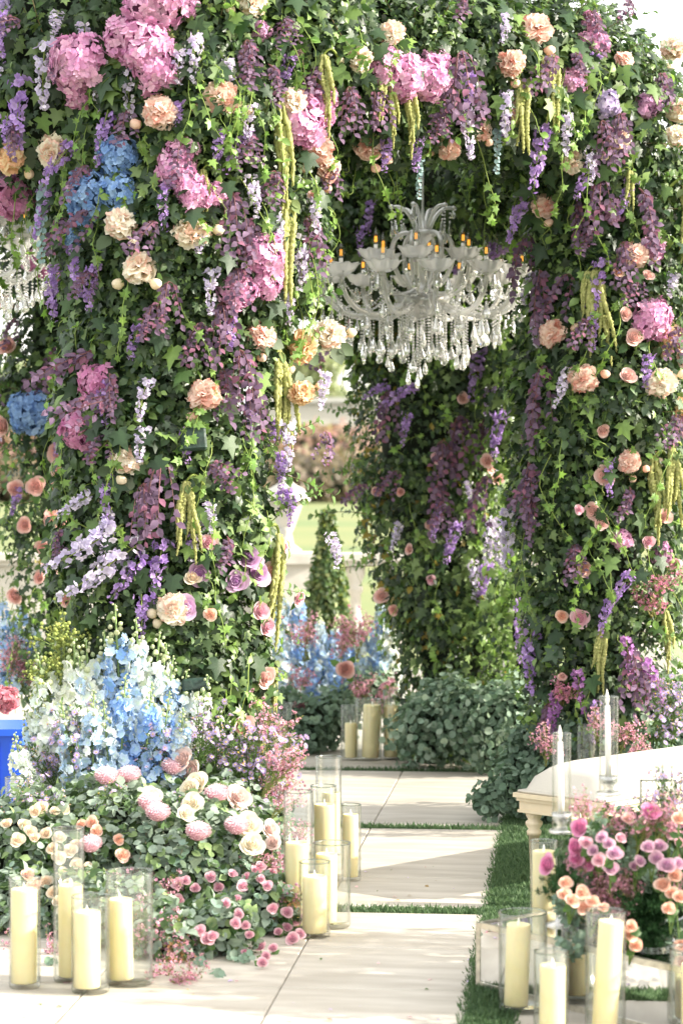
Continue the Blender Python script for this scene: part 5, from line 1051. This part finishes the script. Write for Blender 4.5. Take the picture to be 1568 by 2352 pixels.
grow('green_bell_spray', gb[0], 'lime green berry like spray', 'filler flower', 130, 1415, .30, (-.12, 0), base=P(135, 1420, 9.0), sc=1.15); grow('green_bell_spray', gb[0], 'lime green berry like spray', 'filler flower', 95, 1500, .30, (-.3, 0), base=P(95, 1500, 8.95), sc=1.0)
# asters
asv = [bushy(.26, 8, 'aster', (.56, .44, .74), (.10, .17, .05), nf=56, fr=.0125, spread=.42, leafn=220, leafL=.022) for _ in range(5)]
for (px, py, s) in [(150, 1640, 1), (200, 1700, .9), (110, 1720, 1), (60, 1800, .8), (260, 1770, .9), (320, 1700, .8), (160, 1780, .9), (395, 1690, .8), (360, 1760, .8), (480, 1620, 1), (520, 1680, 1), (560, 1700, 1), (450, 1690, .9), (500, 1740, 1), (600, 1690, 1), (640, 1710, 1), (560, 1770, .95), (620, 1770, 1), (650, 1770, .8), (470, 1780, .8), (590, 1830, .8), (30, 1850, .7), (230, 1820, .8), (430, 1840, .7), (100, 1850, .8), (530, 1850, .7)]:
    grow('aster_spray', random.choice(asv), 'lavender aster spray', 'aster', px, py, .26, ((px-330)*.0011, -.1), sc=s*1.05, base=msurf(px, py)[0] if py > 1780 else P(px, py, 8.75+rng.uniform(-.1, .1)), group='lavender aster sprays in the left flower mound')
# wax flowers
wxv = [bushy(.22, 6, 'wax', (.64, .36, .44), (.20, .22, .07), nf=84, fr=.0072, spread=.55, leafn=110, leafL=.018) for _ in range(4)]
wxo = [bushy(.20, 6, 'wax', (.64, .38, .20), (.26, .26, .07), nf=70, fr=.0065, spread=.6, leafn=80, leafL=.015) for _ in range(1)]
for (px, py, s, lx, ly) in [(640, 1640, 1, .5, 0), (670, 1720, 1, .6, -.1), (610, 1960, .9, .4, -.3), (630, 2000, .8, .6, -.3), (665, 2060, .8, .9, -.2), (690, 2040, .7, .8, -.2), (290, 2000, .9, 0, -.5), (250, 2030, .8, -.2, -.6), (360, 2050, .8, .1, -.7), (380, 2120, .9, .1, -.9), (400, 2150, .9, .2, -1), (420, 2190, .8, .2, -1.2), (345, 2160, .9, -.1, -1), (370, 2230, .8, 0, -1.6), (440, 2245, .7, .4, -1.6), (640, 1850, .9, .6, 0), (620, 1790, .8, .5, 0), (10, 2160, .8, -.2, -.9), (135, 2180, .7, 0, -.8), (330, 2090, .8, -.1, -.8), (395, 2010, .7, 0, -.5), (690, 1900, .7, .5, .2), (670, 1800, .8, .6, .1)]:
    pp = None
    if px > 640 and py < 1960: pp = P(px, py, 8.3)
    grow('waxflower_spray', random.choice(wxv), 'dusty pink wax flower spray', 'wax flower', px, py, .22, (lx, ly), sc=s, base=pp)
for (px, py, s, lx, ly) in [(400, 2180, .8, .1, -1.2), (660, 2080, .7, .8, -.4), (300, 2110, .7, -.1, -.8)]: grow('waxflower_spray', wxo[0], 'orange tinged wax flower spray', 'wax flower', px, py, .20, (lx, ly), sc=s)
# eucalyptus sprays
ev = [euc_spray(.22, .026, 24) for _ in range(5)]; evd = [euc_spray(.20, .020, 26, (.075, .15, .095)) for _ in range(3)]
evk = [[('stem', a, I4, None), ('leaves', b, I4, 'stuff')] for a, b in ev]; evdk = [[('stem', a, I4, None), ('leaves', b, I4, 'stuff')] for a, b in evd]
for (px, py, s, lx, ly) in [(30, 1990, .9, -.3, -.5), (90, 1960, .9, 0, -.4), (110, 2120, .8, 0, -.8), (20, 2100, .8, -.4, -.8), (140, 2010, .9, 0, -.5), (230, 1960, .9, 0, -.3), (330, 1920, 1, 0, -.3), (400, 1950, 1, 0, -.3), (470, 1960, 1, .1, -.4), (540, 1990, 1, .2, -.4), (450, 2080, 1, .1, -.8), (520, 2100, 1, .2, -.8), (580, 2060, 1, .4, -.6), (480, 2180, .9, .1, -1.1), (540, 2170, .9, .3, -1), (450, 2200, .8, 0, -1.4), (500, 2225, .8, .3, -1.7), (560, 2200, .7, .6, -1.3), (600, 2120, .8, .6, -.8), (420, 2010, .9, 0, -.5), (560, 1930, .8, .3, -.2), (180, 2160, .8, 0, -1), (120, 2200, .7, -.1, -1.4), (510, 2020, .9, .1, -.6)]:
    grow('eucalyptus_spray', random.choice(evk), 'silver green eucalyptus spray', 'eucalyptus', px, py, .22, (lx, ly), sc=s)
# pompons
pm = [pompon() for _ in range(2)]; pst = mesh_of(tube([(0, 0, -.30), (.01, 0, -.15), (0, 0, -.01)], .0035, 6), M['stem'], 'stem'); 
_m = MB(); _m.add(*tube([(0, 0, -.30), (.012, 0, -.15), (0, 0, -.012)], .0035, 6), (.14, .22, .07)); pst = _m.mesh('stem', M['stem'])
for (px, py, d) in [(248, 1795, 58), (300, 1792, 58), (400, 1772, 58), (346, 1855, 58), (366, 1878, 60), (500, 1836, 62), (458, 1922, 62), (545, 1908, 60), (213, 1950, 56)]:
    p, n = msurf(px, py); p = p+Vector((0, -.05, .02)); f = Vector((.1*rng.normal(), -.38, .92)).normalized(); q = Vector((0, 0, 1)).rotation_difference(f).to_matrix().to_4x4(); sc = d*p.y/F/.066
    o = link('pompon_chrysanthemum', None, None, Matrix.Translation(p) @ q @ Matrix.Scale(sc, 4)); link('bloom', random.choice(pm), o, I4); link('stem', pst, o, Matrix.Rotation(random.uniform(-.1, .1)+.3, 4, 'X'))
    for k in range(3): a = random.uniform(0, 6); Y = Vector((cos(a), sin(a), .1)); X = Y.cross(Vector((0, 0, 1))); link('leaf', random.choice(pleaf), o, Matrix.Translation((0, 0, -.06-.05*k)) @ Matrix((X, Y, Vector((0, 0, 1)))).transposed().to_4x4() @ Matrix.Scale(.7, 4))
    reg(o, 'pale pink pompon chrysanthemum', 'chrysanthemum', ML, px, py, 'pale pink pompon chrysanthemums in the left flower mound', 'in the')
# big garden roses / lisianthus, cream and blush
gr = {'blush': [bloom_rose(.036, (.86, .58, .52), (.91, .79, .74), 19, 1.05)], 'cream': [bloom_rose(.036, (.90, .78, .54), (.92, .87, .74), 19, 1.05)]}
for (px, py, d, c) in [(420, 1745, 62, 'blush'), (440, 1775, 66, 'blush'), (455, 1800, 62, 'cream'), (438, 1815, 58, 'cream'), (444, 1845, 56, 'cream'), (350, 1832, 56, 'cream'), (550, 1832, 66, 'blush'), (570, 1895, 70, 'cream'), (580, 1940, 62, 'cream'), (622, 1905, 50, 'blush'), (628, 1935, 44, 'blush'), (430, 1870, 44, 'cream')]:
    p, n = msurf(px, py); place_rose(px, py, d*.74, c, ML, p=p+Vector((0, -.06, .01)), face=(rng.normal()*.3, -.8, .5), mesh=gr[c][0], look=f'large ruffled {c} garden rose', cat='garden rose')
# spray roses: stems carrying several blooms
def spray_roses(L, col, where, look, fixY=None, d=34, prep='in the'):
    ps = []
    for px, py in L:
        if fixY is None: p, n = msurf(px, py); p = p+Vector((0, -.04, .0))
        else: p = P(px, py, fixY+rng.uniform(-.03, .03))
        ps.append(p)
    c = sum(ps, Vector())/len(ps); foot = c+Vector((0, .07, -.10)); o = link('spray_rose', None, None, Matrix.Translation(foot)); st = MB()
    for p in ps:
        f = ((p-foot).normalized()*.5+Vector((rng.normal()*.25, -.75, .4+rng.normal()*.2))).normalized(); sc = d*p.y/F/.048*rng.uniform(.85, 1.12)
        m = mat_face(p-foot, f, random.uniform(0, 6), sc); link('bloom', random.choice(ro[col]), o, m)
        st.add(*tube([(0, 0, 0), tuple((p-foot)*.5+Vector((0, .01, 0))), tuple(p-foot-f*.02*sc)], [.0028, .002, .002], 5), (.16, .26, .07))
        for k in range(2):
            a = random.uniform(0, 6); Y = Vector((cos(a), .2, sin(a))).normalized(); Z = Vector((0, -1, .2)); X = Y.cross(Z).normalized(); link('leaf', random.choice(sleaf), o, Matrix.Translation((p-foot)*.8) @ Matrix((X, Y, X.cross(Y))).transposed().to_4x4())
    link('stem', st.mesh('stem', M['stem']), o); m_ = np.mean([q[0] for q in L]), np.mean([q[1] for q in L]); reg(o, look, 'rose', where, m_[0], m_[1], f'{look}s {prep} {where}', prep)
for L in [[(485, 2010), (507, 2055), (504, 2033), (536, 2003)], [(410, 2025), (428, 2018), (450, 2035), (412, 2063)], [(568, 2010), (558, 2030), (590, 1995), (600, 2015)], [(550, 2094), (565, 2120), (543, 2115)], [(462, 2132), (490, 2145), (478, 2152)], [(627, 2082), (660, 2090), (680, 2110), (700, 2100)], [(660, 2125), (672, 2150), (640, 2135), (690, 2140)], [(565, 2180), (598, 2168), (628, 2172), (612, 2190), (604, 2205)], [(600, 1985), (625, 2000), (640, 2020), (615, 2030)], [(574, 2142), (545, 2060), (520, 2070)]]: spray_roses(L, 'pink', ML, 'clustered pink spray rose', d=27)
for L in [[(20, 1888), (45, 1925), (75, 1905), (60, 1890)], [(100, 1850), (130, 1860), (150, 1855), (85, 1860)], [(85, 1920), (110, 1910), (140, 1920), (125, 1945)], [(140, 1965), (178, 1935), (200, 1930), (165, 1950)], [(180, 1980), (205, 1990), (150, 2000)], [(110, 2020), (135, 2010), (125, 2045), (160, 2025)], [(135, 2065), (150, 2085), (175, 2060)]]: spray_roses(L, 'cream', ML, 'clustered cream spray rose', d=29)
for L in [[(190, 1890), (225, 1905), (215, 1885)], [(275, 1925), (285, 1960)], [(68, 2005), (82, 2030)]]: spray_roses(L, 'peach', ML, 'dusty peach spray rose', d=32)
# =================================================================== ARRANGEMENT ON THE MIRRORED TABLE
AR = 'arrangement on the mirrored table'
ar = thing('flower_bowl', 'low dark bowl of foliage on the mirrored table', 'flower bowl', P(1450, 2150, 6.95).xyz*Vector((1, 1, 0))+Vector((0, 0, HT)))
part('bowl', ar, lathe([(.001, 0), (.10, 0), (.16, .05), (.17, .07), (.15, .07), (.001, .06)], 24), M['black'])
blob('gap_core', ar, np.array([0, 0, .15]), np.array([.17, .15, .13]), M['core'])
foliage_cloud('mixed_foliage', ar, np.array([0, 0, .17]), np.array([.20, .18, .17]), 1900, .040, [(.07, .13, .05), (.16, .24, .17), (.05, .10, .04), (.17, .25, .12)], zmin=.01, mat='matt_leaf')
YA = 6.72
for (px, py, s, lx, ly) in [(1280, 2062, .7, -.9, -.4), (1270, 2085, .6, -1, -.5), (1322, 2130, .7, -.3, -1), (1300, 2165, .7, -.5, -1.3), (1335, 2180, .6, -.2, -2), (1370, 2190, .5, .1, -2), (1385, 1878, .8, -.2, -.1), (1400, 1905, .8, .1, -.3), (1430, 1980, .7, .1, -.5), (1345, 1905, .7, -.4, -.2), (1495, 1990, .7, .2, -.6), (1550, 2130, .7, .5, -.8), (1545, 2170, .6, .5, -1.2), (1460, 1930, .7, .2, -.3), (1330, 1990, .6, -.6, -.5)]:
    grow('eucalyptus_spray', random.choice(evk), 'silver green eucalyptus spray', 'eucalyptus', px, py, .22, (lx, ly), sc=s*.82, base=P(px, py, YA-.03), where=AR, prep='in the')
for (px, py, s, lx, ly) in [(1400, 2010, 1, 0, -.8), (1380, 2040, 1, -.2, -.9), (1420, 2050, .9, .1, -1), (1350, 2010, .8, -.5, -.7), (1330, 1960, .8, -.6, -.4), (1440, 2010, .8, .2, -.8), (1420, 1850, .9, 0, 0), (1555, 2000, .8, .5, -.5), (1400, 2070, .7, 0, -1.3), (1330, 1830, .7, -.3, 0), (1480, 1860, .9, .2, .1), (1550, 1850, 1, .5, .1)]:
    grow('waxflower_spray', random.choice(wxv), 'dusty pink wax flower spray', 'wax flower', px, py, .22, (lx, ly), sc=s*.74, base=P(px, py, YA-.02), where=AR, prep='in the')
fernL = [[q for q in bushy(.17, 12, 'fern', (.03, .08, .025), (.030, .085, .028), nf=130, fr=.01, spread=.75, leafn=2600, leafL=.014) if q[0] != 'florets'] for _ in range(2)]
for (px, py, lx, ly, s) in [(1262, 2010, -1.6, -.2, .62), (1285, 2020, -1.2, -.4, .6), (1490, 2040, 0, -.6, .95), (1470, 2100, -.2, -1, .85), (1520, 2100, .4, -1, .9), (1490, 2140, .1, -1.4, .8), (1540, 2060, .5, -.6, .7)]: grow('asparagus_fern', random.choice(fernL), 'dark feathery asparagus fern', 'fern', px, py, .17, (lx, ly), sc=s, base=P(px, py, YA-.02), where=AR, prep='in the')
for (px, py, s, lx) in [(1530, 1830, .9, .1), (1560, 1810, 1, .3), (1550, 1870, .9, .3), (1500, 1850, .7, .1)]: grow('aster_spray', random.choice(asv), 'thin green aster spray', 'aster', px, py, .26, (lx, -.1), sc=s*.8, base=P(px, py, 6.95), where=AR, prep='in the')
for (px, py, d, f) in [(1256, 1986, 54, (-.9, -.5, .25)), (1330, 1902, 56, (-.5, -.7, .5)), (1320, 1945, 52, (-.8, -.5, .1)), (1322, 1972, 44, (-.6, -.8, -.2)), (1494, 1866, 62, (.1, -.6, .8)), (1352, 1985, 34, (-.3, -.9, .2))]: place_rose(px, py, d*.76, 'hot', AR, face=f, p=P(px, py, YA-.04), look='bright pink open rose', cat='rose')
spray_roses([(1361, 1954), (1382, 1924), (1397, 1938)], 'lilac', AR, 'dusky lilac spray rose', 6.62, 34); spray_roses([(1410, 1961), (1402, 1996)], 'lilac', AR, 'dusky lilac spray rose', 6.6, 37)
spray_roses([(1487, 1946), (1513, 1944), (1507, 1972)], 'lilac', AR, 'dusky lilac spray rose', 6.62, 34); spray_roses([(1531, 1988), (1556, 1985)], 'lilac', AR, 'dusky lilac spray rose', 6.62, 36); spray_roses([(1468, 1978), (1455, 1990)], 'lilac', AR, 'dusky lilac spray rose', 6.64, 30)
spray_roses([(1298, 2028), (1337, 2050), (1296, 2055), (1314, 2068)], 'peach', AR, 'soft peach spray rose', 6.58, 36); spray_roses([(1549, 2012), (1521, 2032), (1543, 2052)], 'peach', AR, 'soft peach spray rose', 6.58, 36)
spray_roses([(1375, 1975), (1345, 1935), (1425, 1925)], 'pink', AR, 'small pale pink spray rose', 6.64, 28); spray_roses([(1465, 1900), (1440, 1880), (1480, 1915)], 'blush', AR, 'small blush spray rose', 6.7, 28); spray_roses([(1360, 2070), (1340, 2085), (1385, 2085)], 'peach', AR, 'soft peach spray rose', 6.6, 30); spray_roses([(1540, 1915), (1558, 1935), (1530, 1900)], 'pink', AR, 'small pale pink spray rose', 6.7, 28)
spray_roses([(1534, 2086), (1560, 2060)], 'peach', AR, 'soft peach spray rose', 6.55, 36); spray_roses([(1449, 2128), (1460, 2172), (1445, 2145)], 'peach', AR, 'soft peach spray rose', 6.5, 36); spray_roses([(1562, 2172), (1560, 1880)], 'peach', AR, 'soft peach spray rose', 6.6, 36)
# =================================================================== GREENERY AT THE FEET OF THE OTHER PILLARS
def footbush(name, label, pts, n, cols, L=.04, tpl=ROUND):
    o = thing(name, label, 'greenery', (0, 0, 0)); 
    for i, (px, py, Y, r) in enumerate(pts): c = np.array(P(px, py, Y)); rr = r*Y/F; c[2] = max(c[2], rr*.5); foliage_cloud('foliage', o, c, np.array([rr, rr*.8, rr]), int(n*1.25*(r/80)**2), L*.86, cols, tpl, (.6, 1.28), mat='matt_leaf'); 
    for i, (px, py, Y, r) in enumerate(pts): c = np.array(P(px, py, Y)); rr = r*Y/F; c[2] = max(c[2], rr*.5); blob('core', o, c, np.array([rr, rr*.8, rr])*.62, M['core'], seed=i)
EC = [(.17, .25, .18), (.23, .32, .24), (.12, .19, .13), (.30, .38, .29)]
footbush('eucalyptus_bush', 'grey green eucalyptus massed at the foot of the back pillar', [(980, 1680, 12.3, 75), (1080, 1660, 12.2, 85), (1170, 1650, 12.0, 80), (1020, 1620, 12.4, 60), (1130, 1720, 12.0, 45)], 900, EC)
footbush('eucalyptus_bush', 'dark eucalyptus spilling onto the paving from the front right pillar', [(1210, 1750, 10.6, 60), (1170, 1815, 10.4, 45), (1125, 1835, 10.4, 36), (1240, 1700, 10.6, 60), (1230, 1800, 10.4, 50), (1260, 1840, 10.4, 50)], 1000, EC[:3], .036)
footbush('eucalyptus_bush', 'dark eucalyptus behind the bench at the right edge', [(1340, 1700, 10.4, 70), (1430, 1680, 10.4, 80), (1510, 1640, 10.6, 75), (1560, 1690, 10.4, 70), (1470, 1740, 10.3, 60)], 900, EC[:3], .038)
footbush('eucalyptus_bush', 'dark eucalyptus at the foot of the topiary behind the left pillar', [(720, 1660, 13.0, 60), (690, 1700, 12.9, 40), (770, 1640, 13.1, 50), (640, 1640, 13.1, 60), (850, 1590, 13.4, 50)], 900, EC[:3], .04)
for (px, py, s) in [(1425, 1655, .9), (1470, 1700, .8), (1255, 1680, .8), (1370, 1640, .7)]: grow('waxflower_spray', random.choice(wxv), 'dusty pink wax flower spray', 'wax flower', px, py, .22, (0, -.3), sc=s, base=P(px, py, 9.9), where='greenery behind the bench', prep='in the')
for (px, py, s) in [(1520, 1600, 1), (1545, 1640, 1), (1560, 1580, 1)]: grow('aster_spray', random.choice(asv), 'lavender aster spray', 'aster', px, py, .26, (.1, -.2), sc=s, base=P(px, py, 10), where='greenery behind the bench', prep='in the')
# blurred flower border behind the arch
BB = 'blurred border behind the arch'
for (px, py, h, k) in [(650, 1390, 230, 'pale'), (690, 1400, 230, 'blue'), (672, 1440, 200, 'pale'), (880, 1400, 210, 'pale'), (862, 1450, 180, 'blue'), (770, 1470, 160, 'blue'), (740, 1450, 170, 'pale'), (725, 1500, 150, 'blue'), (835, 1480, 150, 'pale'), (800, 1510, 130, 'blue'), (895, 1470, 140, 'white')]: delph(px, py, h, k, 0, 13.5, BB)
for (px, py, h, k) in [(8, 1400, 200, 'blue'), (50, 1410, 200, 'blue'), (75, 1440, 170, 'pale'), (30, 1450, 160, 'blue')]: delph(px, py, h, k, 0, 12.6, 'gap at the left edge')
for (px, py, s) in [(700, 1430, 1.3), (780, 1440, 1.3), (820, 1420, 1.2), (880, 1560, 1.1), (830, 1560, 1.0), (690, 1540, 1.0), (870, 1610, .9)]: grow('waxflower_spray', random.choice(wxv), 'rusty pink wax flower spray', 'wax flower', px, py, .22, (0, -.2), sc=s, base=P(px, py, 13.2), where=BB, prep='in the')
for (px, py, s) in [(20, 1480, 1.1), (50, 1500, 1), (75, 1520, 1)]: grow('waxflower_spray', random.choice(wxv), 'dark pink wax flower spray', 'wax flower', px, py, .22, (0, -.2), sc=s, base=P(px, py, 12.3), where='gap at the left edge', prep='in the')
place_rose(793, 1537, 34, 'salmon', BB, p=P(793, 1537, 13.0), look='round salmon rose'); place_rose(690, 1620, 28, 'pink', BB, p=P(690, 1620, 13.0), look='round pink rose')
p = P(12, 1605, 9.8); o = link('carnation_bunch', None, None, mat_face(p, (0, -1, .3), 0, .75)); link('florets', hy['carnation'][0], o, I4, 'stuff'); tag(o, 'coral pink ruffled flower head at the left edge above the blue bin', 'carnation', 'coral flowers')
ps_ = thing('added_shade_shrub', 'unseen shrub in a white pot beyond the right edge, added for shade', 'added shade shrub', (2.45, 7.0, 0))  # unseen shrub, added to shade the candles and the path
part('pot', ps_, lathe([(.001, 0), (.18, 0), (.24, .34), (.26, .36), (.26, .40), (.23, .40), (.21, .36), (.001, .36)], 24), M['white']); part('trunk', ps_, tube([(0, 0, .35), (.02, 0, .6), (0, .02, .9)], [.03, .025, .02], 8), M['core'])
foliage_cloud('crown', ps_, np.array([0, 0, 1.02]), np.array([.42, .62, .42]), 2600, .06, [(.05, .09, .04), (.09, .14, .06), (.03, .06, .03)])
n = 90; fx = rng.uniform(-1.0, .45, n); fy_ = rng.uniform(6.6, 9.6, n); mb = MB(); Zp = np.c_[rng.normal(size=(n, 2))*.25, np.ones(n)]
mb.add(*scatter(OVAL, np.c_[fx, fy_, np.full(n, .003)], frames(Zp, rng.normal(size=(n, 3))*[1, 1, 0]), rng.uniform(.008, .022, n), np.array([(.85, .6, .62), (.6, .5, .75), (.12, .2, .07), (.4, .3, .15)])[rng.integers(0, 4, n)]))
tag(link('fallen_petals', mb.mesh('fallen_petals', M['petal']), kind='stuff'), 'fallen petals and leaf bits scattered on the paving', 'petals')
finish_labels()
print('tris', sum(sum(len(p.vertices)-2 for p in m.polygons) for m in bpy.data.meshes)) if 0 else None; print('objects', len(bpy.data.objects), 'verts', sum(len(m.vertices) for m in bpy.data.meshes))
